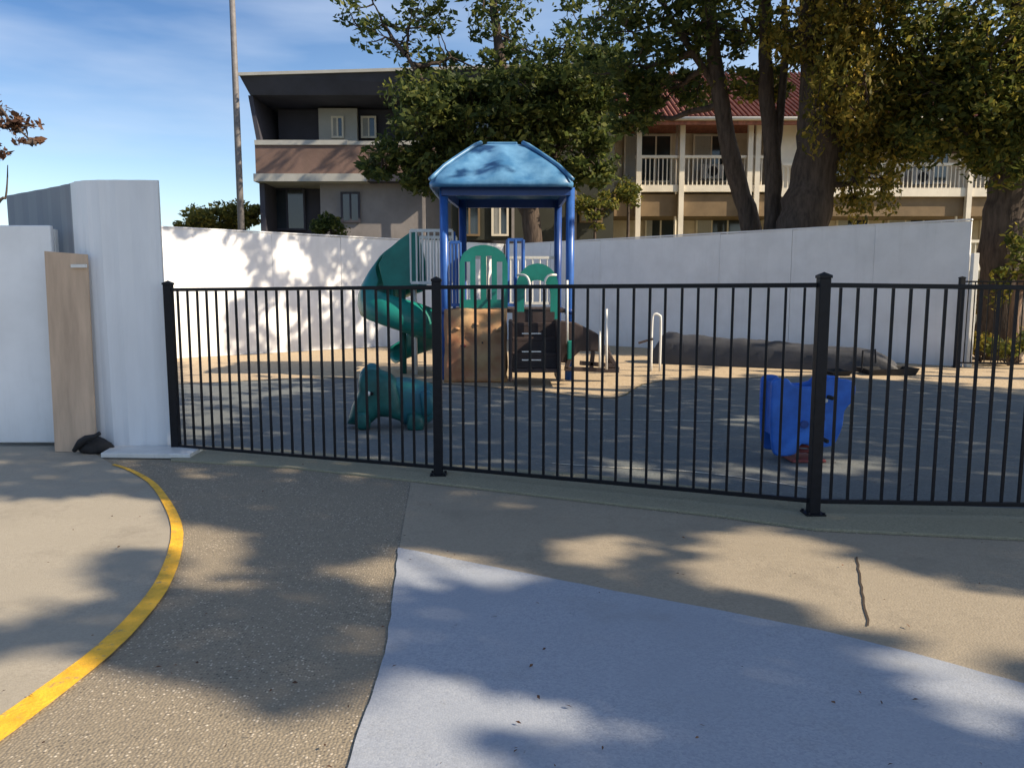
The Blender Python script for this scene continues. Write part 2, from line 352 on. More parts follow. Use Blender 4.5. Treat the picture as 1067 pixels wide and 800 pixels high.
wr = wall_run('white_wall', ((-.2,23.95),(8.85,15.4)), 2.82, 7, 'tall white wall right of the climbing tower, wholly in bluish shade')
ep = MB().box((8.87,15.3,0),(8.98,15.41,2.2)); ep.build('end_post', M['white'], wr, bevel=.01)

# front left: low panel, tall bent panel, plywood sheet, slab, bag
pl = thing('low_white_panel', G(20,465), 'low plain white boundary panel at the left edge of the picture', 'wall panel')
x1 = G(66,465).x
MB().box((-7.5,7.5,.03),(x1,7.56,2.10)).build('panel', M['panel'], pl, bevel=.012)
MB().box((x1-.06,7.57,0),(x1+.0,7.63,2.07)).build('post', M['white'], pl, bevel=.005)
tp = thing('tall_white_panel', G(140,470), 'tall pale grey bent panel standing at the left end of the black fence', 'wall panel')
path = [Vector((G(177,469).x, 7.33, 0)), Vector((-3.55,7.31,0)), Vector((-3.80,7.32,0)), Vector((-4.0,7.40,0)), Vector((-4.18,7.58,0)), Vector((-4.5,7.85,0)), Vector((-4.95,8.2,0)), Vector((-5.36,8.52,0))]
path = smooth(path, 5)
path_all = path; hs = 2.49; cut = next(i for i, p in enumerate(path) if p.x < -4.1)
for seg_name, seg_mat, path in (('panel', 'panelgrey', path_all[:cut+1]), ('side_panel', 'panelshade', path_all[cut:])):  # return beyond the bend is the same panel with shade painted into its colour
  mb = MB(); k = len(path); vs = []
  for i, p in enumerate(path):
    d = (path[min(i+1,k-1)]-path[max(i-1,0)]); n = Vector((-d.y, d.x, 0)).normalized()*-1
    rip = .006*math.sin(i*1.9) if 0 < i < k-1 else 0
    for off in (0, .035): vs += [p+n*(off+rip)+Vector((0,0,.02)), p+n*(off+rip)+Vector((0,0,hs))]
  fs = []
  for i in range(k-1):
    a = 4*i; b = a+4
    fs += [(a,b,b+1,a+1), (a+3,b+3,b+2,a+2), (a+1,b+1,b+3,a+3), (a,a+2,b+2,b)]
  if seg_name == 'panel': fs += [(0,1,3,2)]
  else: fs += [(4*k-4,4*k-2,4*k-1,4*k-3)]
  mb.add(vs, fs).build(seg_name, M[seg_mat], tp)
pw = thing('plywood_sheet', G(85,462), 'tan plywood sheet standing upright in the gap between the two white panels', 'board')
a = P(62,463,7.3); b = P(105,463,7.3)
MB().prism([(a.x,7.22,.0),(b.x,7.22,.0),(b.x-.0,7.27,1.82),(a.x-.0,7.27,1.85)], (.0,.018,0)).build('board', M['plywood'], pw)
MB().box((b.x-.14,7.24,1.70),(b.x+.0,7.262,1.73)).build('batten', M['white'], pw)
sb = MB().prism([(*G(105,477).xy,.0),(*G(198,478).xy,.0),(*G(212,470).xy,.0),(*G(120,468).xy,.0)], (0,0,.045))
tag(sb.build('white_slab', M['white'], bevel=.008), 'flat white slab on the ground under the first fence post', 'slab')
# dark bundle
bag = thing('garbage_bag', G(102,472), 'small crumpled black bag at the foot of the plywood sheet', 'bag')
mb = MB(); c = G(103,470); vs = []; n = 16
prof = [(.02,0),(.12,.0),(.15,.035),(.13,.08),(.08,.12),(.035,.14),(.01,.145)]
for r_, z_ in prof:
    for j in range(n):
        t = 2*math.pi*j/n; rr_ = r_*(1+.22*noise.noise(Vector((math.cos(t)*2, math.sin(t)*2, z_*12))))
        vs.append((c.x+rr_*math.cos(t)*1.1, c.y-.05+rr_*.6*math.sin(t), z_+.02*noise.noise(Vector((t*2, z_*9, 1)))))
fs = [(i*n+j, i*n+(j+1)%n, (i+1)*n+(j+1)%n, (i+1)*n+j) for i in range(len(prof)-1) for j in range(n)]+[tuple(range(n))[::-1], tuple(range((len(prof)-1)*n, len(prof)*n))]
mb.add(vs, fs).build('sack', M['blackmatte'], bag, smooth=True)
MB().tube([(c.x-.16,c.y-.13,.03),(c.x-.09,c.y-.14,.11),(c.x-.03,c.y-.15,.15),(c.x+.05,c.y-.15,.17),(c.x+.10,c.y-.15,.20)], [.02,.035,.03,.02,.018]).build('tied_neck', M['blackmatte'], bag, smooth=True)
gc = G(72,466)
tag(MB().lathe([(.055,0),(.06,.01),(.065,.09),(.07,.095),(.06,.10),(.03,.102)], (gc.x, gc.y-.03, 0), 14).build('green_pot', M['tealdark'], smooth=True), 'little dark green pot in the corner of the low white panel', 'pot')

# ---------------------------------------------------------------- black picket fence
FP = [(G(184,470), 1.545), (G(457,496), 1.565), (G(847,537), 1.575)]
d3 = Vector((3.6, 5.02, 0)); FP.append((Vector((4.75, 4.95, 0)), 1.54))
fence = thing('picket_fence', FP[1][0], 'black metal picket fence running across the playground in front of the play tower', 'fence')
def post(p, h, w=.072, root=fence):
    mb = MB(); mb.box((p.x-w/2,p.y-w/2,.0),(p.x+w/2,p.y+w/2,h)); o = mb.build('post', M['black'], root, bevel=.004)
    c = MB(); q = w/2+.005
    c.box((p.x-q,p.y-q,h),(p.x+q,p.y+q,h+.018))
    c.add([(p.x-q,p.y-q,h+.018),(p.x+q,p.y-q,h+.018),(p.x+q,p.y+q,h+.018),(p.x-q,p.y+q,h+.018),(p.x,p.y,h+.04)], [(0,1,4),(1,2,4),(2,3,4),(3,0,4)])
    c.build('post_cap', M['black'], o)
    b = MB(); b.box((p.x-.065,p.y-.065,.0135),(p.x+.065,p.y+.065,.022))
    for sx in (-1,1):
        for sy in (-1,1): b.lathe([(.01,0),(.01,.012)], (p.x+sx*.052,p.y+sy*.052,.022), 8)
    b.build('base_plate', M['black'], o)
for p, h in FP: post(p, h)
def panel(p0, h0, p1, h1, n, zb0, zb1, root=fence, sep=True):
    d = (p1-p0).normalized(); a = p0+d*.036; b = p1-d*.036
    t0, t1 = h0-.045, h1-.045
    mb = MB(); mb.bar(a+Vector((0,0,t0)), b+Vector((0,0,t1)), .030, .030); mb.build('top_rail', M['black'], root, bevel=.003)
    mb = MB(); mb.bar(a+Vector((0,0,zb0)), b+Vector((0,0,zb1)), .028, .028); mb.build('bottom_rail', M['black'], root, bevel=.003)
    allp = MB()
    for i in range(n):
        f = (i+1)/(n+1); q = p0.lerp(p1, f); z0 = zb0+(zb1-zb0)*f; z1 = t0+(t1-t0)*f
        mb = MB() if sep else allp
        j = random.uniform(-.004, .004)
        mb.bar(q+Vector((0,0,z0+.0145)), q+Vector((j,0,z1-.0155)), .0165, .0165, d)
        if sep: mb.build('picket', M['black'], root)
    if not sep: allp.build('pickets', M['black'], root)
panel(FP[0][0], FP[0][1], FP[1][0], FP[1][1], 24, .055, .075)
panel(FP[1][0], FP[1][1], FP[2][0], FP[2][1], 24, .075, .10)
panel(FP[2][0], FP[2][1], FP[3][0], FP[3][1], 24, .10, .10)

# far fence at the right end of the playground
f2 = thing('picket_fence', (8.6,15.1,0), 'distant black picket fence beyond the right end of the shaded white wall', 'fence')
q0 = Vector((8.62,15.2,0)); q1 = Vector((11.3,14.6,0)); q2 = Vector((14,14.0,0))
for q in (q0,q1,q2): post(q, 1.72, .09, f2)
panel(q0,1.70,q1,1.70,22,.1,.1,f2,False); panel(q1,1.70,q2,1.70,22,.1,.1,f2,False)

# ---------------------------------------------------------------- play tower
TX, TY = -.10, 14.0
tower = thing('play_tower', (TX,TY,0), 'blue climbing tower with a domed blue roof, platforms and stairs', 'play structure')
PW = {'fl':(-1.12,13.2),'fr':(.96,13.2),'bl':(-.92,14.95),'br':(.86,14.95)}
for k, (x, y) in PW.items():
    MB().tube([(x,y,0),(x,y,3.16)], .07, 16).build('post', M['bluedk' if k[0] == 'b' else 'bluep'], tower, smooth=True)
    MB().tube([(x,y,1.1),(x,y,1.19)], .083, 16).build('clamp', M['bluedk'], tower, smooth=True)
# roof: domed hip with rolled ribs
mb = MB(); rings = 9; n = 4; cx, cy = -.17, 14.05; vs = []
K = 8
prof = [(1.16,3.13),(1.17,3.20),(1.10,3.28),(.96,3.44),(.80,3.58),(.62,3.73),(.46,3.86),(.36,3.92),(.30,3.95),(.12,3.965)]
def sq(r, t):                                 # rounded-square section, side faces slightly bulged
    c, s_ = math.cos(t), math.sin(t); m_ = max(abs(c), abs(s_)); return r/m_*(.97+.03*m_)
nn = 64
for i, (r_, z_) in enumerate(prof):
    for j in range(nn):
        t = 2*math.pi*(j+.5)/nn; rr_ = sq(r_, t)
        dz = .045*math.cos(8*t)*(r_/1.2)*(1 if 1 < i < 7 else 0)
        vs.append((cx+rr_*math.cos(t), cy+rr_*1.05*math.sin(t), z_+dz))
fs = [(i*nn+j, i*nn+(j+1)%nn, (i+1)*nn+(j+1)%nn, (i+1)*nn+j) for i in range(len(prof)-1) for j in range(nn)]
fs += [tuple(range((len(prof)-1)*nn, len(prof)*nn))]
mb.add(vs, fs); ro = mb.build('roof', M['roofblue'], tower, smooth=True)
sm = ro.modifiers.new('solid', 'SOLIDIFY'); sm.thickness = .03; sm.offset = -1
for sx, sy in ((1,1),(1,-1),(-1,1),(-1,-1)):
    MB().tube([(cx+sx*r_*.975, cy+sy*r_*1.05*.975, z_+.045) for r_, z_ in prof[1:8]], .035, 8).build('hip_ridge', M['roofblue'], ro, smooth=True)
MB().box((cx-.26,cy-.26,3.955),(cx+.26,cy+.26,4.0)).build('roof_cap', M['roofblue'], ro, bevel=.015)
mb = MB(); cs = [(-1.13,13.1),(.93,13.1),(.88,15.05),(-1.0,15.05)]
for i in range(4):
    a, b = cs[i], cs[(i+1)%4]; mb.bar((*a,3.10),(*b,3.10),.05,.15)
mb.build('eaves_beam', M['bluedk'], tower)
# deck and steps
MB().box((-1.06,13.16,1.12),(.92,14.98,1.18)).build('deck', M['brown'], tower, bevel=.01)
# dome shaped climbing barrier with openings (green), brown climbing rock below
def slot_panel(name, x0, x1, z0, z1, y, m, nslots=4, arch=True):
    mb = MB(); zs = z1-(x1-x0)*.38; cxx = (x0+x1)/2; hw = (x1-x0)/2
    n = nslots+1; sw = (x1-x0)/(2*nslots+1)
    def top(x): 
        q = max(0, 1-((x-cxx)/hw)**2); return zs+(z1-zs)*math.sqrt(q)
    xs = [x0+i*sw for i in range(2*nslots+2)]
    for i in range(2*nslots+1):
        a, b = xs[i], xs[i+1]
        if i % 2 == 0:
            mb.prism([(a,y,z0),(b,y,z0),(b,y,top(b)),((a+b)/2,y,top((a+b)/2)),(a,y,top(a))], (0,.05,0))
        else:
            ta, tb = top(a), top(b)
            mb.prism([(a,y,z0),(b,y,z0),(b,y,z0+.14),(a,y,z0+.14)], (0,.05,0))
            mb.prism([(a,y,min(ta,tb)-.16),(b,y,min(ta,tb)-.16),(b,y,tb),(a,y,ta)], (0,.05,0))
    return mb.build(name, m, tower)
slot_panel('green_dome_barrier', P(479,290,13.15).x, P(529,290,13.15).x, 1.2, 2.23, 13.08, M['teal'])
# white rungs behind it
for u in (493,507,516):
    x = P(u,290,13.3).x; MB().tube([(x,13.3,1.2),(x,13.3,2.05)], .018, 8).build('rail_bar', M['white'], tower, smooth=True)
# rocky climber front
x0, x1 = P(464,350,13).x, P(528,350,13).x
mb = MB(); nu, nv = 14, 18; vs = []
for j in range(nv+1):
    for i in range(nu+1):
        fx, fz = i/nu, j/nv; z = 1.18*fz
        y = 12.93-.10*(1-fz)+.09*noise.noise(Vector((fx*3.1, fz*4.2, 2)))
        vs.append((x0+(x1-x0)*fx, y, z))
fs = [(j*(nu+1)+i, j*(nu+1)+i+1, (j+1)*(nu+1)+i+1, (j+1)*(nu+1)+i) for j in range(nv) for i in range(nu)]
o = MB().add(vs, fs).build('climbing_wall', M['rock'], tower, smooth=True); q = o.modifiers.new('s','SOLIDIFY'); q.thickness = .12; q.offset = 0
for fx, fz in ((.15,.2),(.45,.3),(.75,.25),(.3,.5),(.62,.55),(.2,.74),(.5,.8),(.85,.72)):
    MB().lathe([(.02,-.03),(.055,-.02),(.06,.01),(.03,.03)], (x0+(x1-x0)*fx, 12.86, 1.18*fz), 10).build('hand_hold', random.choice([M['rock'],M['red'],M['brown']]), tower, smooth=True)
# blue side barriers
def barred(xa, ya, xb, yb, z0, z1, n, m, r=.02, name='barrier'):
    mb = MB(); mb.bar((xa,ya,z0),(xb,yb,z0),.04,.05); mb.bar((xa,ya,z1),(xb,yb,z1),.04,.05)
    for i in range(n+1):
        f = i/n; mb.tube([(xa+(xb-xa)*f, ya+(yb-ya)*f, z0),(xa+(xb-xa)*f, ya+(yb-ya)*f, z1)], r, 8)
    return mb.build(name, m, tower)
barred(-1.02,13.2,P(480,300,13.2).x,13.2,1.25,2.28,3,M['bluep'])
barred(P(529,300,13.2).x,13.2,P(545,300,13.2).x,13.2,1.25,2.32,2,M['bluep'],.03)
barred(-.86,14.95,.80,14.95,1.25,2.1,12,M['white'],.015)
# pale child-height post seen inside
# green arch and white handrails, brown steps
mb = MB(); ax0, ax1 = P(538,300,13).x, P(582,300,13).x; ay = 13.02
outer = [(ax0, .98),(ax0,1.5)]+[((ax0+ax1)/2-(ax1-ax0)/2*math.cos(t), 1.55+.38*math.sin(t)) for t in [math.pi*i/14 for i in range(15)]]+[(ax1,1.5),(ax1,.98)]
iw = .13
inner = [(ax0+iw,.98),(ax0+iw,1.4)]+[((ax0+ax1)/2-((ax1-ax0)/2-iw)*math.cos(t), 1.42+.24*math.sin(t)) for t in [math.pi*i/14 for i in range(15)]]+[(ax1-iw,1.4),(ax1-iw,.98)]
k = len(outer); vs = [(x,ay,z) for x,z in outer]+[(x,ay,z) for x,z in inner]+[(x,ay+.06,z) for x,z in outer]+[(x,ay+.06,z) for x,z in inner]
fs = []
for i in range(k-1):
    fs += [(i,i+1,k+i+1,k+i),(2*k+i,3*k+i,3*k+i+1,2*k+i+1),(i,2*k+i,2*k+i+1,i+1),(k+i,k+i+1,3*k+i+1,3*k+i)]
fs += [(0,k,3*k,2*k),(k-1,3*k-1,4*k-1,2*k-1)]
MB().add(vs, fs).build('arch_panel', M['teal'], tower)
for s_, uu in ((-1,552),(1,567)):
    x = P(uu,300,12.75).x; e = x+s_*.2
    MB().tube(smooth([Vector((x,12.75,.80)),Vector((x,12.75,1.5)),Vector((x+s_*.02,12.75,1.66)),Vector((x+s_*.08,12.8,1.73)),Vector((e,12.95,1.74))],4), .02, 8).build('handrail', M['white'], tower, smooth=True)
# brown stair unit: hollow moulded block with treads
sx0, sx1 = P(530,360,12.6).x, P(583,360,12.6).x
st = MB(); st.box((sx0,12.15,.08),(sx0+.06,13.05,1.02)); st.box((sx1-.06,12.15,.08),(sx1,13.05,1.02)); so = st.build('stair_side', M['brown'], tower, bevel=.02)
for i in range(4):
    mb = MB(); y = 12.2+.2*i; mb.box((sx0+.06,y,.22+.23*i),(sx1-.06,y+.24,.28+.23*i)); mb.build('tread', M['brown'], tower, bevel=.008)
    mb = MB(); mb.box((sx0+.06,y+.2,.28+.23*i),(sx1-.06,y+.22,.45+.23*i)); mb.build('riser', M['brown'], tower)
for z in (.42,.55,.83):
    a, b = P(548,0,12.1).x, P(562,0,12.1).x
    MB().bar((a-.05,12.17,z),(b+.05,12.17,z),.02,.018).build('grip', M['white'], tower)
# right: low sloping side climber with lattice
sc = [P(584,334,12.9),P(600,336,12.9),P(620,346,12.9),P(629,352,12.9),P(631,366,12.9),P(604,366,12.9),P(592,378,12.9),P(584,378,12.9)]
mb = MB(); mb.prism([(p.x,12.9,p.z) for p in sc], (0,.10,0)); mb.build('side_climber', M['brown'], tower, bevel=.02)
mb = MB()
for i, (u0,v0,u1,v1) in enumerate(((588,384,645,386),(604,378,640,381),(632,366,644,385),(596,366,590,384),(618,366,616,384))):
    a, b = P(u0,v0,12.9), P(u1,v1,12.9); mb.bar(a, b, .06, .07)
mb.build('climber_frame', M['brown'], tower, bevel=.01)
tri = [P(632,352,12.95),P(636,366,12.95),P(645,386,12.95),P(632,386,12.95)]
mb = MB(); mb.prism([(p.x,12.95,max(.05,p.z)) for p in tri], (0,.06,0)); mb.build('foot_bracket', M['brown'], tower, bevel=.01)
for u, va, vb in ((591,292,358),(632,322,385),(625,345,383)):
    a, b = P(u,va,12.8), P(u,vb,12.8); MB().tube([a,b], .02, 8).build('grab_pole', M['white'], tower, smooth=True)
a = P(594,365,12.8); MB().box((a.x-.05,12.74,a.z-.15),(a.x+.06,12.82,a.z+.16)).build('teal_brace', M['teal'], tower, bevel=.02)
# white barrier around the slide landing
lx0, lx1 = P(430,260,13.9).x, P(473,260,13.9).x
MB().box((lx0,13.55,1.50),(lx1+.05,14.6,1.56)).build('slide_landing', M['brown'], tower, bevel=.01)
for px_ in (lx0+.03, lx1): MB().tube([(px_,13.9,0),(px_,13.9,2.5)], .03, 10).build('landing_post', M['bluep'] if px_ > -1.3 else M['white'], tower, smooth=True)
barred(lx0,13.6,lx1,13.6,1.62,2.50,7,M['white'],.016,'slide_landing_barrier')
barred(lx0+.05,14.55,lx1,14.55,1.62,2.45,6,M['white'],.014,'slide_landing_barrier')
# spiral slide (hood + trough), one sweep along a helix
sc_x, sc_y, RR = P(419,320,14.1).x, 14.15, .47
slide = MB(); vs = []; NS = 60; NP = 14
tot = math.radians(415); a0 = math.radians(62)
ctr = []
for i in range(NS+1):
    f = i/NS
    ang = a0+tot*f; z = 1.52-1.30*f
    rr_ = RR
    c = Vector((sc_x+rr_*math.cos(ang), sc_y+rr_*math.sin(ang), z))
    outd = Vector((math.cos(ang), math.sin(ang), 0))
    hi = .50+.55*max(0, 1-f/.40)**.55           # outer wall height: tall hood at the top
    if f > .85: hi *= 1-(f-.85)*4
    ctr.append((c, outd, hi))
for c, outd, hi in ctr:
    for j in range(NP+1):
        t = j/NP
        if t < .35: q = t/.35; w = -.27; off = outd*(-.29)+Vector((0,0,.34*(1-q)))   # inner lip
        elif t < .65: q = (t-.35)/.3; off = outd*(-.29+.58*q)+Vector((0,0,-.06*math.sin(math.pi*q)))
        else: q = (t-.65)/.35; off = outd*(.29+.05*math.sin(q*math.pi)-.30*q*q*min(1, max(0, (hi-.38)*4)))+Vector((0,0,hi*q))
        vs.append(c+off)
fs = [(i*(NP+1)+j, i*(NP+1)+j+1, (i+1)*(NP+1)+j+1, (i+1)*(NP+1)+j) for i in range(NS) for j in range(NP)]
sl_ = slide.add(vs, fs).build('spiral_slide', M['teal'], tower, smooth=True)
q = sl_.modifiers.new('s','SOLIDIFY'); q.thickness = .03; q.offset = 0
MB().tube([(sc_x,sc_y,0),(sc_x,sc_y,1.9)], .06, 12).build('slide_post', M['tealdark'], tower, smooth=True)
# hood panel at slide entry
hp = [P(437,242,14),P(437,300,14),P(428,300,14),P(402,298,14),P(397,276,14),P(404,263,14),P(418,251,14),P(428,244,14)]
MB().prism([(p.x,13.75,p.z) for p in hp], (0,.05,0)).build('slide_hood_panel', M['teal'], tower, bevel=.01)

# low white loop handle standing by the wall
hl = thing('loop_handle', P(681,360,14.6), 'thin white loop handle standing near the foot of the shaded wall', 'handle')
h0, h1 = P(679,362,14.6), P(688,362,14.6); 
MB().tube(smooth([Vector((h0.x,14.6,0)),Vector((h0.x,14.6,.9)),Vector((h0.x+.04,14.6,1.05)),Vector((h1.x-.03,14.6,1.03)),Vector((h1.x,14.6,.9)),Vector((h1.x,14.6,0))],4), .022, 8).build('loop', M['white'], hl, smooth=True)
MB().bar((h0.x-.25,14.58,.52),(h0.x+.02,14.58,.60),.03,.04).build('step_bar', M['brown'], hl)

# dark covered mound by the wall
mb = MB(); a = Vector((P(682,360,17.6).x,17.6,0)); b = Vector((P(958,380,14.4).x,14.4,0))
a = G(686,379.5)+Vector((0,.6,0)); b = G(950,389)+Vector((0,.4,0))
d = b-a; nrm = Vector((-d.y,d.x,0)).normalized(); vs = []; NU, NV = 46, 10
for i in range(NU+1):
    f = i/NU; env = min(1, f/.05, (1-f)/.10)**.6 if 0 < f < 1 else 0
    h = (.62-.26*f)*env
    for j in range(NV+1):
        t = j/NV*math.pi; w = .42
        p = a+d*f+nrm*(w*math.cos(t))
        z = h*(math.sin(t)**.35)*(1+.13*noise.noise(Vector((f*14, j*.5, 3))))
        vs.append((p.x+.03*noise.noise(Vector((f*20,j,1))), p.y, z+.0))
fs = [(i*(NV+1)+j, i*(NV+1)+j+1, (i+1)*(NV+1)+j+1, (i+1)*(NV+1)+j) for i in range(NU) for j in range(NV)]
tag(mb.add(vs, fs).build('tarp_covered_mound', M['tarp'], smooth=True), 'long low mound under a dark grey cover at the foot of the shaded wall', 'cover')
# two flat black trays with a stub handle lying in front of it
for i, (u0,u1,v,h,lab) in enumerate(((866,888,391.5,.07,'small flat black tray on the sand at the left end of the black pieces'),(905,957,391,.10,'long flat black tray on the sand with an upright stub handle'))):
    g0, g1 = G(u0,v), G(u1,v); t = thing('black_tray', (g0+g1)/2, lab, 'tray', 'black trays lying on the sand')
    y = g0.y; 
    mb = MB(); mb.add([(g0.x+.05,y,.0),(g1.x-.05,y,.0),(g1.x-.05,y+.5,.0),(g0.x+.05,y+.5,.0),(g0.x,y-.04,h),(g1.x,y-.04,h*1.25),(g1.x,y+.55,h*1.2),(g0.x,y+.55,h),
        (g0.x+.04,y,h),(g1.x-.04,y,h*1.2),(g1.x-.04,y+.5,h*1.15),(g0.x+.04,y+.5,h),(g0.x+.08,y+.03,.02),(g1.x-.08,y+.03,.02),(g1.x-.08,y+.47,.02),(g0.x+.08,y+.47,.02)],
        [(0,1,5,4),(1,2,6,5),(2,3,7,6),(3,0,4,7),(4,5,9,8),(5,6,10,9),(6,7,11,10),(7,4,8,11),(8,9,13,12),(9,10,14,13),(10,11,15,14),(11,8,12,15),(12,13,14,15),(3,2,1,0)])
    mb.build('tray_body', M['blackmatte'], t)
    if i: 
        hx = P(924,0,y).x; MB().tube([(hx,y+.2,.02),(hx,y+.2,.42),(hx+.22,y+.2,.44),(hx+.24,y+.2,.2)], .018, 8).build('handle', M['blackmatte'], t)

# ---------------------------------------------------------------- ride-on animals
def smooth_px(pts):
    q = smooth([Vector((*p, 0)) for p in pts]+[Vector((*pts[0], 0))], 3)[:-1]; return [(p.x, p.y) for p in q]
def px_prism(pts, Y, th, off=0):
    mb = MB(); mb.prism([(P(u,v,Y).x, Y+off, P(u,v,Y).z) for u, v in pts], (0,th,0)); return mb
def pillow(pts, Y, th_, name, m, parent, k=5, z0=0, shrink=.35):
    # rounded solid: outline stacked in depth, shrinking towards both faces
    pp = [P(u,v,Y) for u, v in pts]; pp = smooth(pp+[pp[0]], 3)[:-1]
    cx_ = sum(p.x for p in pp)/len(pp); cz_ = sum(p.z for p in pp)/len(pp); n = len(pp); vs = []
    k = 12
    for i in range(k+1):
        th = math.pi*(.04+.92*i/k); f = -math.cos(th); s_ = math.sin(th)**.38
        for p in pp: vs.append((cx_+(p.x-cx_)*s_, Y+th_*(f+1)/2, max(z0, cz_+(p.z-cz_)*s_)))
    fs = [tuple(range(n))[::-1], tuple(range(k*n,(k+1)*n))]
    for i in range(k): fs += [(i*n+j, i*n+(j+1)%n, (i+1)*n+(j+1)%n, (i+1)*n+j) for j in range(n)]
    return MB().add(vs, fs).build(name, m, parent, smooth=True)
Y1 = 8.35
an = thing('animal_climber', (P(405,440,Y1).x, Y1, 0), 'dark teal plastic ride-on animal with a wedge snout on the playground surface', 'play animal')
pillow([(359,444),(364,425),(371,408),(371,396),(376,387),(386,384),(397,388),(405,391),(412,400),(418,416),(420,440),(404,437),(392,437),(380,445)], Y1, .34, 'head', M['tealdark'], an, shrink=.22)
pillow([(404,396),(420,396),(436,400),(450,405),(454,420),(452,436),(444,444),(428,446),(412,440)], Y1+.05, .50, 'body', M['tealblue'], an, shrink=.25)
for u, v, r_, m in ((384,410,.026,'white'),(387.5,410,.02,'black')):
    p = P(u,v,Y1); MB().lathe([(r_*.2,-r_),(r_*.8,-r_*.6),(r_,0),(r_*.8,r_*.6),(r_*.2,r_)], (p.x,Y1-.004,p.z), 12).build('eye', M[m], an, smooth=True)
pillow([(372,398),(374,388),(384,379),(394,384),(392,394),(382,398)], Y1+.08, .2, 'crest', M['tealblue'], an, shrink=.3)
pillow([(436,410),(446,408),(452,418),(450,432),(440,434)], Y1+.0, .2, 'tail', M['tealblue'], an, shrink=.3)
pillow([(372,430),(382,430),(384,447),(370,447)], Y1-.03, .16, 'foot', M['tealdark'], an, shrink=.2)
pillow([(424,432),(438,432),(440,449),(424,449)], Y1-.02, .16, 'foot', M['tealdark'], an, shrink=.2)
Y2 = 6.9
rd = thing('spring_rider', (P(833,480,Y2).x, Y2, 0), 'bright blue spring rider toy on a red coil spring behind the fence post', 'spring rider')
px_prism(smooth_px([(796,397),(800,392),(812,392),(818,398),(832,400),(846,398),(853,392),(866,392),(878,394),(881,402),(878,414),(870,424),(868,438),(863,452),(856,460),(840,461),(826,458),(820,468),(804,470),(797,464),(795,430)]), Y2, .06, -.22).build('side_panel', M['bluerider'], rd, bevel=.018, seg=4)
px_prism(smooth_px([(796,397),(800,392),(812,392),(818,398),(832,400),(846,398),(853,392),(866,392),(878,394),(881,402),(878,414),(870,424),(868,438),(863,452),(856,460),(840,461),(826,458),(820,468),(804,470),(797,464),(795,430)]), Y2, .06, +.06).build('side_panel', M['bluerider'], rd, bevel=.018, seg=4)
a = P(826,408,Y2); MB().box((a.x-.12,Y2-.155,a.z-.03),(a.x+.13,Y2+.055,a.z+.0)).build('seat', M['bluedk'], rd, bevel=.01)
a = P(803,402,Y2); MB().box((a.x-.02,Y2-.155,a.z-.42),(a.x+.03,Y2+.055,a.z+.05)).build('backrest', M['bluerider'], rd, bevel=.01)
a = P(853,410,Y2); MB().tube([(a.x,Y2-.30,a.z),(a.x,Y2+.2,a.z)], .018, 10).build('handlebar', M['blackmatte'], rd, smooth=True)
a = P(860,417,Y2-.22); MB().lathe([(.004,-.02),(.016,-.012),(.02,0),(.016,.012),(.004,.02)], (a.x,Y2-.228,a.z), 12).build('eye', M['white'], rd, smooth=True)
c = P(836,470,Y2); cz = .06
hel = [Vector((c.x+.07*math.cos(t), Y2-.02+.07*math.sin(t), cz+.20*t/(2*math.pi*4.5))) for t in [2*math.pi*4.5*i/90 for i in range(91)]]
MB().tube(hel, .015, 6).build('coil_spring', M['red'], rd, smooth=True)
MB().box((c.x-.15,Y2-.17,0.004),(c.x+.15,Y2+.13,.03)).build('base_plate', M['red'], rd, bevel=.008)
MB().box((c.x-.10,Y2-.12,.25),(c.x+.10,Y2+.08,.30)).build('spring_clamp', M['red'], rd, bevel=.008)

for u, v, ry in ((838,442,.035),(856,436,.03)):
    p = P(u,v,Y2-.22); MB().tube([(p.x,Y2-.232,p.z),(p.x,Y2-.215,p.z)], ry, 16).build('bolt_cover', M['bluedk'], rd, smooth=False)
a = P(846,452,Y2); MB().tube([(a.x,Y2-.34,a.z),(a.x,Y2+.24,a.z)], .018, 10).build('foot_rest', M['blackmatte'], rd, smooth=True)
p = P(868,410,Y2-.22)
# ---------------------------------------------------------------- pole
pb = P(251.5,240,25)
po = thing('utility_pole', (pb.x,25,0), 'slender grey pole rising above the sunlit white wall, left of the building', 'pole')
MB().tube([(pb.x,25,0),(pb.x,25,6),(pb.x,25,14)], [.11,.10,.075], 12).build('shaft', M['pole'], po, smooth=True)
MB().box((pb.x-.16,24.84,0),(pb.x+.16,25.16,.5)).build('footing', M['btrim'], po, bevel=.02)

# ---------------------------------------------------------------- left building
def wbox(mb, u0, v0, u1, v1, Y, dep, vm=None):
    vm = vm or (v0+v1)/2
    a = P(u0, vm, Y); b = P(u1, vm, Y); return mb.box((a.x, Y, P(0,v0,Y).z), (b.x, Y+dep, P(0,v1,Y).z))
YB = 28
bl = thing('apartment_building', (P(430,250,YB).x, YB, 0), 'dark flat-roofed block with a brown balcony band behind the sunlit white wall', 'building')
gx0, gx1 = P(266,170,YB).x, P(640,170,YB).x
zR = P(0,76,YB).z
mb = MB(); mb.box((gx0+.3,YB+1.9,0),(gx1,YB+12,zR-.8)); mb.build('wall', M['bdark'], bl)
mb = MB(); mb.box((gx0,YB+.35,0),(gx0+.18,YB+12,P(0,187,YB).z-.02)); mb.build('side_wall', M['bdark'], bl)
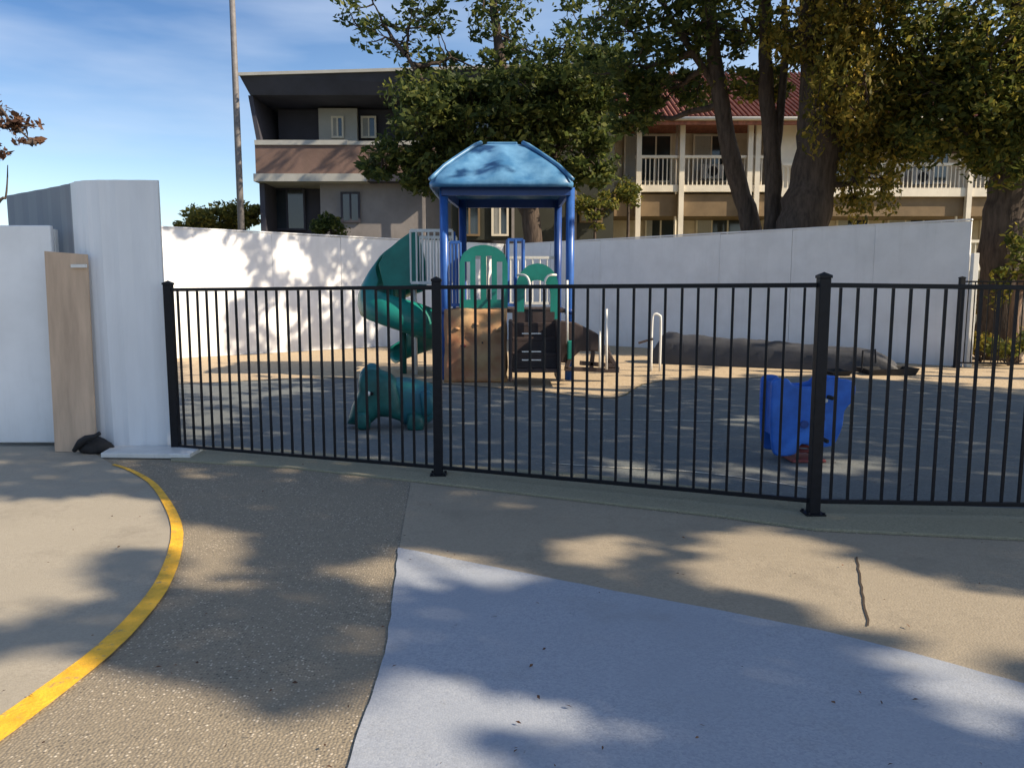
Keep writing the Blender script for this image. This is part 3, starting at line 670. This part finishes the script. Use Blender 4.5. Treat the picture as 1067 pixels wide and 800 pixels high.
# roof: deep flaring fascia
zt, zf = P(0,73,YB).z, P(0,100,YB).z
rv = [(P(254,82,YB).x,YB-.5,zt-.28),(gx1+.4,YB-.5,zt+.08),(gx1+.4,YB+13.4,zt+.08),(P(254,82,YB).x,YB+13.4,zt-.28),
      (P(262,110,YB).x,YB-.1,zf),(gx1+.1,YB-.1,zf),(gx1+.1,YB+13,zf),(P(262,110,YB).x,YB+13,zf)]
MB().add(rv, [(0,1,2,3),(4,7,6,5),(0,4,5,1),(1,5,6,2),(2,6,7,3),(3,7,4,0)]).build('roof', M['darkroof'], bl)
MB().bar((rv[0][0],YB-.53,rv[0][2]),(rv[1][0],YB-.53,rv[1][2]),.06,.10).build('gutter', M['btrim'], bl)
# side screen wall flaring from roof to balcony
MB().add([(P(259,100,YB).x,YB-.05,zf),(P(267,145,YB).x,YB+.0,P(0,146,YB).z),(P(267,145,YB).x,YB+3,P(0,146,YB).z),(P(259,100,YB).x,YB+3,zf),
          (P(259,100,YB).x+.15,YB-.05,zf),(P(267,145,YB).x+.15,YB,P(0,146,YB).z),(P(267,145,YB).x+.15,YB+3,P(0,146,YB).z),(P(259,100,YB).x+.15,YB+3,zf)],
         [(0,1,2,3),(7,6,5,4),(0,4,5,1),(1,5,6,2),(2,6,7,3),(3,7,4,0)]).build('screen_wall', M['bdark'], bl)
wbox(MB(),266,151,470,181,YB,.18).build('balcony_parapet', M['bbrown'], bl)
wbox(MB(),265,146,362,151,YB-.05,.3).build('parapet_coping', M['btrim'], bl)
wbox(MB(),362,147,470,151,YB-.02,.25).build('parapet_coping', M['btrim'], bl)
wbox(MB(),264,181,382,189,YB-.1,2.0).build('balcony_slab', M['btrim'], bl)
wbox(MB(),382,182,470,189,YB+.0,1.8).build('balcony_slab', M['bdark'], bl)
wbox(MB(),334,190,470,250,YB+.6,.2).build('ground_floor_wall', M['bgrey'], bl)
wbox(MB(),470,98,640,250,YB+.2,.3).build('stair_tower_wall', M['bolive'], bl)
for u in (440, 533, 598): 
    mb = MB(); wbox(mb,u,190,u+3,250,YB+.1,.08); mb.build('downpipe', M['bgrey'], bl)
def window(root, u0, v0, u1, v1, Y, fr='bwhite', mull=1):
    mb = MB(); a = P(u0,(v0+v1)/2,Y); b = P(u1,(v0+v1)/2,Y); zt_, zb_ = P(0,v0,Y).z, P(0,v1,Y).z; w = .07
    mb.box((a.x,Y,zt_-w),(b.x,Y+.06,zt_)); mb.box((a.x,Y,zb_),(b.x,Y+.06,zb_+w))
    mb.box((a.x,Y,zb_+w),(a.x+w,Y+.06,zt_-w)); mb.box((b.x-w,Y,zb_+w),(b.x,Y+.06,zt_-w))
    for i in range(mull):
        x = a.x+(b.x-a.x)*(i+1)/(mull+1); mb.box((x-.03,Y+.004,zb_+w),(x+.03,Y+.05,zt_-w))
    f = mb.build('window', M[fr], root)
    MB().box((a.x+.02,Y+.03,zb_+.02),(b.x-.02,Y+.036,zt_-.02)).build('pane', M['glass'], f)
    if fr != 'bdark':
        cw = (b.x-a.x)*random.choice((.18,.3,.42)); cb = MB(); nf = 10
        for i_ in range(nf):                        # drawn curtain in folds, just behind the frame bars
            xa = a.x+.07+cw*i_/nf; cb.box((xa,Y+.012+.006*(i_%2),zb_+.07),(xa+cw/nf-.004,Y+.026,zt_-.07))
        cb.build('curtain', M['btrim'], f)
    return f
wbox(MB(),332,113,372,147,YB+1.5,.25).build('upper_wall', M['btrim'], bl)
window(bl,345,121,358,144,YB+1.42)
window(bl,376,121,392,144,YB+1.72)
window(bl,280,196,318,240,YB+1.7,'bdark'); window(bl,355,200,375,232,YB+.52,'bdark')
window(bl,478,208,500,246,YB+.12,'soffit'); window(bl,512,206,530,246,YB+.12,'bwhite'); window(bl,604,208,628,232,YB+.12,'soffit')
window(bl,480,112,520,140,YB+.12,'bdark'); window(bl,548,112,590,140,YB+.12,'bdark')

# ---------------------------------------------------------------- right building
YR = 30
br = thing('apartment_building', (P(850,250,YR).x, YR, 0), 'cream apartment block with a red roof and white balconies behind the large trees', 'building')
rx0, rx1 = P(641,170,YR).x, P(1400,170,YR).x
zE, zRg = P(0,128,YR).z, P(0,66,YR).z
MB().box((rx0,YR+2.0,0),(rx1,YR+12,zE+.2)).build('wall', M['bcream'], br)
MB().add([(rx0-3,YR-.7,zE),(rx1,YR-.7,zE),(rx1,YR+6,zRg+1.2),(rx0-3,YR+6,zRg+1.2),(rx0-3,YR+13,zE),(rx1,YR+13,zE)],
         [(0,1,2,3),(3,2,5,4),(0,3,4),(1,5,2),(0,4,5,1)]).build('roof', M['tile'], br)
MB().box((rx0-3.02,YR-.74,zE-.22),(rx1,YR-.66,zE+.03)).build('fascia', M['tile'], br)
mb = MB()
for i in range(0, 150):
    x = rx0-3+i*.19
    if x > rx1: break
    mb.tube([(x,YR-.72,zE+.06),(x,YR+6,zRg+1.26)], .05, 5, False)
mb.build('roof_ridges', M['tile'], br)
def balcony(u0, u1, vtop, vbot, vslab, Y=YR, posts=()):
    a, b = P(u0,vtop,Y).x, P(u1,vtop,Y).x; zt_, zb_, zs_ = P(0,vtop,Y).z, P(0,vbot,Y).z, P(0,vslab,Y).z
    MB().box((a,Y-.05,zs_),(b,Y+2.2,zb_)).build('balcony_slab', M['bwhite'], br)
    mb = MB(); mb.box((a,Y-.02,zt_-.10),(b,Y+.10,zt_)); mb.build('railing_top', M['bwhite'], br)
    mb = MB(); x = a+.06
    while x < b: mb.box((x,Y+.02,zb_),(x+.035,Y+.05,zt_-.1)); x += .16
    mb.build('balusters', M['bwhite'], br)
balcony(662,812,162,193,200); balcony(815,1180,170,196,205)
balcony(1006,1045,250,277,282, YR-1.0)
MB().box((rx0,YR+.1,P(0,225,YR).z),(rx1,YR+2.0,P(0,202,YR).z)).build('balcony_beam', M['soffit'], br)
for u, v0, v1 in ((636,128,255),(666,128,255),(711,128,255),(782,128,255),(790,128,255),(1013,128,290),(1120,128,290)):
    mb = MB(); wbox(mb,u-2.6,v0,u+2.6,v1,YR-.12,.18,165); mb.build('column', M['bwhite'], br)
MB().box((P(812,160,YR).x,YR+.3,0),(P(836,160,YR).x,YR+2.0,zE)).build('pier', M['bwhite'], br)
for u0, v0, u1, v1, m in ((650,140,700,190,2),(722,140,760,190,1),(850,140,900,192,2),(940,142,990,192,2),(1030,142,1080,192,1),(672,222,705,252,1),(725,222,775,252,2),(872,216,906,238,1),(925,214,1000,250,3),(1022,214,1060,255,1)):
    window(br,u0,v0,u1,v1,YR+1.9,'bwhite',m)

MB().tube([(rx0-3,YR-.80,zE-.02),(rx1,YR-.80,zE-.02)], .07, 8).build('gutter', M['bwhite'], br, smooth=True)
for u in (706, 840, 1003):
    x = P(u,170,YR).x; MB().tube([(x,YR+.2,0),(x,YR+.2,zE)], .05, 8).build('downpipe', M['bwhite'], br, smooth=True)
for u, v in ((742,184),(960,190)):
    p = P(u,v,YR+1.3); c_ = MB().box((p.x-.4,YR+1.2,p.z-.1),(p.x+.4,YR+1.5,p.z+.45)).build('air_conditioner', M['btrim'], br, bevel=.02)
    MB().tube([(p.x,YR+1.19,p.z+.18),(p.x,YR+1.205,p.z+.18)], .2, 16).build('fan_grille', M['blackmatte'], c_)
# ---------------------------------------------------------------- trees
def leaves(mb, c, rad, n, size, hang=0):
    c = Vector(c)
    for _ in range(n):
        while True:
            q = Vector((random.uniform(-1,1),random.uniform(-1,1),random.uniform(-1,1)))
            if q.length < 1: break
        p = c+Vector((q.x*rad[0], q.y*rad[1], q.z*rad[2]))
        a = Vector((random.gauss(0,1),random.gauss(0,1),random.gauss(0,.7)-hang)).normalized()
        b = a.cross(Vector((random.gauss(0,1),random.gauss(0,1),random.gauss(0,1)))).normalized()
        s = size*random.choice((.55,.75,1,1,1.3,1.6))*random.uniform(.8,1.2); w = s*random.uniform(.32,.58)
        o = len(mb.v); mb.v += [tuple(p-a*s*.5), tuple(p+b*w*.5-a*s*.05), tuple(p+a*s*.5), tuple(p-b*w*.5-a*s*.05)]
        mb.f.append((o,o+1,o+2,o+3))
def branch(mb, a, b, r0, r1, wob=.12):
    a = Vector(a); b = Vector(b); n = 6; L_ = (b-a).length; pts = []; rs = []
    for i in range(n+1):
        f = i/n; p = a.lerp(b, f)+Vector((0,0,-.12*L_*math.sin(math.pi*f)*.6))
        if 0 < i < n: p += Vector((random.uniform(-1,1),random.uniform(-1,1),random.uniform(-1,1)))*wob*L_*.25
        pts.append(p); rs.append(r0+(r1-r0)*f)
    mb.tube(pts, rs, 6, False); return pts
def trunk(mb, pts, rs, n=14):
    pts = [Vector(p) for p in pts]; k = len(pts)
    sp = smooth(pts, 5); rr_ = []
    for i in range(k-1):
        for j in range(5): rr_.append(rs[i]+(rs[i+1]-rs[i])*j/5)
    rr_.append(rs[-1]); sp = [p+Vector((random.uniform(-1,1),random.uniform(-1,1),0))*rr_[i]*.10 for i, p in enumerate(sp)]
    rr_ = [r_*random.uniform(.93,1.07) for r_ in rr_]
    mb.tube(sp, rr_, n, True); return sp
def tree(name, loc, label, group, trunks, crowns, lm, bm_='bark', lsize=.16, hang=0):
    """trunks: [(pts, radii)], crowns: [(centre, radii, clusters, leaves per cluster, cluster radius)]"""
    t = thing(name, loc, label, 'tree', group)
    mb = MB(); al = []
    for pts, rs in trunks: al += [p for p in trunk(mb, pts, rs)][2:]
    lb = MB(); bb_ = mb; spine = list(al)
    for c, rad, ncl, nl, cr_ in crowns:
        c = Vector(c)
        best = min(spine, key=lambda p: (p-c).length+.3*abs(p.z-c.z)+(3 if p.z > c.z+.5 else 0))
        limb = branch(bb_, best, c, .09 if (best-c).length > 1 else .05, .035); nodes = limb[2:]
        for _ in range(ncl):
            while True:
                q = Vector((random.uniform(-1,1),random.uniform(-1,1),random.uniform(-1,1)))
                if .25 < q.length < 1: break
            p = c+Vector((q.x*rad[0], q.y*rad[1], q.z*rad[2]))
            b0 = min(nodes, key=lambda k_: (k_-p).length)
            br_ = branch(bb_, b0, p, .028, .007); 
            if random.random() < .4: nodes.append(br_[3])
            s_ = cr_*random.uniform(.55,1.3)
            leaves(lb, p, (s_, s_, s_*.6+hang*.3), int(nl*random.uniform(.6,1.4)), lsize, hang)
    mb.build('trunk', M[bm_], t, smooth=True)
    lb.build('crown', M[lm], t)
    return t
def PC(u, v, Y, ru, rv, ry, ncl, nl, cr_):
    s_ = Y/F; return (P(u,v,Y), (ru*s_, ry, rv*s_), ncl, nl, cr_)
# dark broad tree in front of the left building
tx = P(560,250,24).x
tree('broadleaf_tree', (tx,24,0), 'dark dense tree behind the play tower, hiding the middle of the buildings', None,
  [([(tx,24,0),(tx-.1,24,2.5),(tx-.4,24,5),(tx-1,24,7.5),(tx-1.4,24,10.5)],[.34,.28,.24,.18,.08]),
   ([(tx-.2,24,3.6),(tx-1.2,24,5),(tx-2.6,23.8,6.4),(tx-3.8,23.6,8.2)],[.18,.15,.11,.05]),
   ([(tx-.3,24,4.6),(tx+1,24.2,6.2),(tx+2,24.4,8.6)],[.17,.13,.06])],
  [PC(520,125,24,75,48,1.8,60,120,.62), PC(440,135,23.6,48,52,1.5,44,105,.55), PC(598,112,24,48,42,1.6,36,110,.6),
   PC(405,165,23.4,32,24,1,14,80,.42), PC(450,182,23.4,40,16,1,14,80,.42), PC(560,165,24,60,22,1,24,90,.46), PC(612,165,24,30,30,1,22,100,.5), PC(500,165,24,50,24,1,22,100,.5), PC(560,100,23.5,70,30,1.2,30,110,.55), PC(620,80,24,34,30,1.2,22,100,.5),
   PC(470,60,24,70,34,1.5,18,50,.46), PC(425,30,24,60,30,1.5,14,38,.42), PC(540,50,24,70,40,1.6,22,56,.48), PC(395,14,24,45,26,1.5,8,34,.35),
   PC(500,-10,24,110,36,2,26,50,.5), PC(610,40,24,60,50,1.6,18,54,.46), PC(560,-70,24,120,60,2,30,50,.6)], 'leafdark', lsize=.19)
# slim twin-stemmed tree
t1 = [P(784,246,20), P(766,180,20), P(748,90,20), P(738,0,20), P(728,-120,20)]
b0 = Vector((t1[0].x+.35, 20, 0))
tree('leaning_tree', b0, 'slim dark trunk leaning left in front of the cream building, left of the other trunks', 'tall trees behind the shaded wall',
  [([b0]+t1, [.34,.26,.22,.19,.16,.08]), ([t1[2]+Vector((0,0,-.1)),P(700,20,20),P(660,-60,20)],[.10,.07,.03])],
  [PC(690,20,20,70,30,1.8,26,64,.45), PC(750,30,20,60,34,1.6,24,64,.42), PC(655,70,20.5,48,24,1.5,20,80,.45), PC(640,0,20,60,30,1.6,14,50,.42),
   PC(700,-70,20,120,60,2.2,30,50,.6), PC(700,92,21,55,16,1,30,70,.38), PC(655,120,21,24,22,1,16,70,.34)], 'leafdark', lsize=.16)
t2 = [P(804,246,19.5), P(806,180,19.5), P(800,110,19.5), P(797,40,19.5), P(800,-60,19.5), P(806,-160,19.5)]
b0 = Vector((t2[0].x, 19.5, 0))
tree('straight_tree', b0, 'slim straight dark trunk between the leaning trunk and the thickest trunk', 'tall trees behind the shaded wall',
  [([b0]+t2, [.27,.21,.20,.18,.15,.12,.06]), ([t2[1],P(818,60,19.5),P(815,-40,19.5)],[.12,.09,.05])],
  [PC(800,15,19.5,60,34,1.6,24,64,.42), PC(840,60,19.5,30,30,1.4,12,60,.38), PC(790,88,20,50,14,1,16,64,.36), PC(800,-80,19.5,100,60,2,26,50,.6)], 'leafmid', lsize=.15)
t3 = [P(834,250,18.8), P(846,190,18.8), P(856,130,18.8), P(868,70,18.8), P(884,0,18.8), P(896,-120,18.8)]
b0 = Vector((t3[0].x-.1, 18.8, 0))
tree('thick_tree', b0, 'thickest dark trunk with a pale rib, right of the slim trunks, under hanging golden foliage', 'tall trees behind the shaded wall',
  [([b0]+t3, [.66,.60,.54,.46,.30,.2,.1]), ([t3[1],P(846,110,18.8),P(845,40,18.8),P(836,-60,18.8)],[.40,.28,.22,.1])],
  [PC(895,35,18.8,55,36,1.5,34,80,.4), PC(865,15,18.4,50,30,1.3,26,80,.36), PC(930,100,18.8,45,45,1.5,40,90,.42), PC(905,185,18.6,34,30,1.0,20,80,.34),
   PC(925,150,18.6,40,26,1.0,22,80,.38), PC(885,95,17.8,34,40,1.0,24,80,.36), PC(850,110,17.6,18,40,.4,8,40,.28), PC(840,30,18,40,30,1.0,20,80,.34), PC(900,-70,18.8,110,70,2,40,60,.6)], 'leafolive', lsize=.13, hang=1.0)
t4 = [P(1040,350,17.2), P(1042,290,17.2), P(1046,220,17.2), P(1058,150,17.2), P(1064,60,17.2), P(1060,-100,17.2)]
b0 = Vector((t4[0].x, 17.2, 0))
tree('broad_tree', b0, 'massive dark trunk at the right edge beyond the end of the white wall', 'tall trees behind the shaded wall',
  [([b0]+t4, [.56,.47,.42,.40,.34,.24,.12]), ([t4[2],P(1085,160,17.2),P(1130,60,17.2)],[.3,.22,.1])],
  [PC(975,60,17.6,50,60,1.6,50,90,.42), PC(1035,50,17.2,50,60,1.6,52,90,.45), PC(1010,130,17.2,48,30,1.4,34,90,.40), PC(960,150,17.6,40,24,1.2,22,90,.36), PC(985,110,17.8,50,40,1.3,30,90,.4), PC(1045,170,16.6,24,24,.6,16,80,.34), PC(1055,285,16.4,16,40,.4,12,50,.26), PC(1060,130,17,40,46,1.5,30,90,.42),
   PC(1010,-50,17.2,110,60,2,60,60,.6), PC(1140,60,17.2,70,90,2,40,80,.6)], 'leafmid', lsize=.14, hang=.3)
# trunk further back right, sunlight put into its paler bark colour
b0 = Vector((P(1058,360,16.2).x, 16.2, 0))
tree('young_tree', b0, 'reddish lit young trunk at the right edge, in front of the massive trunk', None,
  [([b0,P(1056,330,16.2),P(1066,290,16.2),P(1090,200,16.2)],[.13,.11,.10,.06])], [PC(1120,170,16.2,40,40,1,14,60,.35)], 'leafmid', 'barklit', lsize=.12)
# small far tree left of the pole
b0 = Vector((P(225,250,34).x, 34, 0))
tree('far_tree', b0, 'low yellow-green treetop above the sunlit white wall beside the grey pole', None,
  [([b0,b0+Vector((0,0,2)),b0+Vector((.2,0,3.6))],[.2,.16,.08])],
  [PC(228,232,34,40,14,1.5,44,90,.42), PC(252,222,34,20,12,1.2,26,90,.38), PC(212,240,34,24,8,1.2,20,80,.36)], 'leafolive', lsize=.18)
# bushes against the ground floor of the left building
for i, (u, v, Y, ru, rv, lab) in enumerate(((345,238,26.8,14,14,'dark leafy shrub at the left of the grey ground floor wall'),(620,215,27.5,22,26,'pale green shrub climbing beside the first balcony column'),(655,200,28.5,16,14,'leafy shrub beside the white balcony railing'))):
    b0 = Vector((P(u,v,Y).x, Y, 0))
    tree('shrub', b0, lab, None, [([b0,b0+Vector((0,0,1.5)),P(u,v+rv*.4,Y)],[.09,.07,.04])], [PC(u,v,Y,ru,rv,.7,22,70,.3)], 'leafmid' if i else 'leafdark', lsize=.13)
for i, (u, Y, h, lab) in enumerate(((1022,16.4,.55,'small green plant by the end of the far fence'),(1052,15.6,.5,'bright green plant at the foot of the reddish trunk'),(1078,15.9,.7,'green plant cut by the right edge of the picture'),(1024,17.5,1.7,'tall yellow-green plant just right of the white wall end'))):
    b0 = Vector((P(u,370,Y).x, Y, 0)); t = thing('garden_plant', b0, lab, 'plant')
    lb = MB(); sb_ = MB()
    for k in range(16):
        a_ = random.uniform(0,6.28); r_ = random.uniform(.08,.34); tip = b0+Vector((math.cos(a_)*r_, math.sin(a_)*r_, h*random.uniform(.5,1)))
        branch(sb_, b0, tip, .012, .005); leaves(lb, tip, (.13,.13,.16*max(1,h)), 34, .10)
    sb_.build('stems', M['bark'], t); lb.build('foliage', M['leafolive'] if i in (0,3) else M['leafmid'], t)
# reddish twig of a small tree at the left edge
b0 = Vector((-6.9,9.6,0))
tree('red_leaf_tree', b0, 'sparse reddish twigs of a small tree reaching in at the left edge of the sky', None,
  [([b0,(-6.9,9.6,1.5),(-6.8,9.6,2.6),(-6.9,9.5,3.6)],[.10,.08,.06,.02]), ([(-6.85,9.6,2.2),P(-12,118,9.4),P(14,131,9.3),P(38,152,9.2)],[.035,.022,.014,.006]),
   ([(-6.85,9.6,1.6),P(-4,214,9.4),P(6,205,9.4),P(8,172,9.4)],[.03,.02,.012,.005])],
  [PC(14,130,9.3,24,8,.3,9,16,.10), PC(32,148,9.2,9,7,.2,3,14,.07), PC(-30,120,9.4,20,40,.6,16,40,.2)], 'leafred', lsize=.08)

# ---------------------------------------------------------------- off-frame trees on the right: their crowns shade the ground
def inpoly(x, y, poly):
    c = False; n = len(poly)
    for i in range(n):
        x1_, y1_ = poly[i]; x2_, y2_ = poly[(i+1)%n]
        if (y1_ > y) != (y2_ > y) and x < (x2_-x1_)*(y-y1_)/(y2_-y1_)+x1_: c = not c
    return c
LIT = [ # (polygon in the photograph, openness)
 ([(-60,525),(60,521),(130,516),(170,528),(182,545),(235,556),(265,574),(225,590),(188,584),(172,572),(110,566),(70,578),(60,600),(95,612),(60,622),(-60,618)], .97),
 ([(180,585),(285,582),(290,600),(240,622),(185,612)], .45),
 ([(-60,630),(60,630),(110,637),(60,646),(-60,644)], .8),
 ([(-60,690),(40,688),(90,700),(165,716),(225,735),(290,748),(375,745),(400,715),(455,712),(500,722),(560,735),(590,748),(540,756),(480,758),(440,752),(480,800),(500,960),(-100,960)], .96),
 ([(400,760),(470,762),(520,800),(530,960),(380,960)], .9),
 ([(365,590),(405,588),(408,600),(370,602)], .9),
 ([(418,572),(470,574),(520,588),(505,604),(440,602),(418,590)], .9),
 ([(520,590),(560,592),(600,612),(570,614),(525,604)], .85),
 ([(560,552),(650,556),(752,566),(745,600),(660,600),(570,590)], .40),
 ([(755,552),(838,560),(900,588),(960,608),(1080,626),(1080,700),(1000,676),(930,660),(870,640),(800,618),(742,606),(745,585)], .97),
 ([(910,690),(960,692),(1080,716),(1080,730),(1000,716),(930,702)], .9),
 ([(935,732),(1080,734),(1080,830),(1000,810),(950,780)], .62),
 ([(640,745),(700,750),(720,765),(650,768)], .25),
 ([(430,503),(560,515),(560,530),(430,520)], .4),
 ([(185,372),(700,372),(1100,378),(1100,408),(960,397),(860,391),(690,394),(640,413),(560,406),(450,397),(340,392),(185,398)], .80),
 ([(185,398),(340,396),(330,408),(270,418),(250,440),(185,460)], .6),
 ([(595,400),(660,402),(655,412),(600,412)], .9),
 ([(755,433),(795,433),(795,444),(755,444)], .95),
 ([(858,474),(925,476),(930,490),(860,489)], .95),
 ([(640,480),(835,492),(835,506),(640,492)], .5),
]
def openness(u, v):
    for poly, o in LIT:
        if inpoly(u, v, poly): return o
    return .015
samples = []
step = .135
y = 1.2
while y < 16.5:
    st_ = step if y < 6 else step*1.25
    x = -10
    while x < 9:
        g = Vector((x+random.uniform(-.5,.5)*st_, y+random.uniform(-.5,.5)*st_, 0))
        x += st_
        pr = proj(g)
        if pr is None or pr[0] < -150 or pr[0] > 1200 or pr[1] > 1000: continue
        pn = noise.noise(Vector((g.x*.9, g.y*1.6, 5)))
        u, v = pr[0]+18*noise.noise(Vector((g.x*1.7, g.y*2.5, 0))), pr[1]+10*noise.noise(Vector((g.x*1.7, g.y*2.5, 9)))*min(1, 4/g.y)
        o = openness(u, v)
        if o >= .9: continue
        if o > .1 and (noise.noise(Vector((g.x*1.5, g.y*3.0, 3)))*.5+.5) < .5+(o-.5)*.6: continue
        if y < 6 and any((q := proj(g+Vector(d_))) and openness(*q) >= .9 for d_ in ((.14,-.05,0),(-.14,.05,0),(.04,.10,0),(-.04,-.10,0))): continue
        samples.append(g)
        if o < .1:
            for _ in range(1 if y < 4.2 and x < .2 else 2): samples.append(g+Vector((random.uniform(-.07,.07),random.uniform(-.07,.07),0)))
    y += st_
# the shaded panels at the left
for _ in range(900):
    samples.append(Vector((random.uniform(-6.8,-3.0), random.uniform(7.3,7.6), random.uniform(.2,2.7))))
for _ in range(160): samples.append(Vector((random.uniform(-5.6,-4.2), 0, random.uniform(1.9,2.6)))+Vector((0,8.2,0)))
# dapples on the left wall
for _ in range(2600):
    f = random.random(); p = Vector((-8.4,16.35,0)).lerp(Vector((-.25,23.95,0)), f); p.z = random.uniform(0,2.9)
    pr = proj(p); 
    if pr[0] < 235: o = .9
    elif pr[0] < 300: o = .45
    else: o = .3
    if (noise.noise(Vector((f*9, p.z*.8, 7)))*.5+.5) > .5+(o-.5)*.7: samples.append(p)
TR = [Vector((9.5,-3.2,0)), Vector((13.0,-1.5,0)), Vector((14,5.0,0)), Vector((11.5,8.4,0)), Vector((17,10.5,0))]
labs = ['large tree standing beyond the right edge, nearest the viewer', 'large tree beyond the right edge, behind the nearest one', 'large tree beyond the right edge, level with the black fence', 'large tree beyond the right edge beside the playground', 'large tree beyond the right edge, farthest back']
buckets = [[] for _ in TR]
for g in samples:
    for tries in range(8):
        z = random.uniform(6.0, 10.2); t = (z-g.z)/SV.z; p = g+SV*t; pr = proj(p)
        if pr and -30 < pr[0] < 1100 and -25 < pr[1] < 800 and not (tries > 5 and pr[0] > 880 and pr[1] < 120): continue
        i = min(range(len(TR)), key=lambda k: (Vector((p.x,p.y,0))-TR[k]).length); buckets[i].append(p); break
for i, (b, lst) in enumerate(zip(TR, buckets)):
    t = thing('shade_tree', b, labs[i], 'tree', 'shade trees beyond the right edge')
    mb = MB(); sp = trunk(mb, [b, b+Vector((.1,.1,2.2)), b+Vector((-.2,.1,4.4)), b+Vector((-.5,.3,6.5)), b+Vector((-.8,.4,9))], [.36,.28,.24,.17,.07]); lb = MB(); bb_ = mb
    for p in lst: leaves(lb, p, (.09,.09,.07), 6, .18)
    hubs = random.sample(lst, min(26, len(lst)))
    for h_ in hubs:
        s0 = min(sp[6:], key=lambda q: (q-h_).length+abs(q.z-h_.z))
        if any((q := proj(s0.lerp(h_, k_/6))) and -20 < q[0] < 1090 and -40 < q[1] < 800 for k_ in range(7)): continue
        if any((q := (lambda w_: proj(w_-SV*(w_.z/SV.z)))(s0.lerp(h_, k_/9))) and openness(*q) > .3 for k_ in range(10)): continue
        branch(bb_, s0, h_, .05, .012)
    mb.build('trunk', M['bark'], t, smooth=True); lb.build('crown', M['leafmid'], t)
print('LEAF SAMPLES', len(samples))

# fallen leaves scattered on the paving
lt = MB()
for _ in range(110):
    u = random.uniform(0,1067); v = 460+340*random.random()**1.3; g = G(u, v, .012)
    a = random.uniform(0,6.28); s_ = random.uniform(.006,.015); d = Vector((math.cos(a),math.sin(a),random.uniform(-.2,.3)))*s_; n_ = Vector((-math.sin(a),math.cos(a),random.uniform(-.3,.3)))*s_*.4
    o_ = len(lt.v); lt.v += [tuple(g-d), tuple(g+n_+Vector((0,0,.004))), tuple(g+d), tuple(g-n_)]; lt.f.append((o_,o_+1,o_+2,o_+3))
tag(lt.build('foliage', M['leafred']), kind='stuff').name = 'leaf_litter'
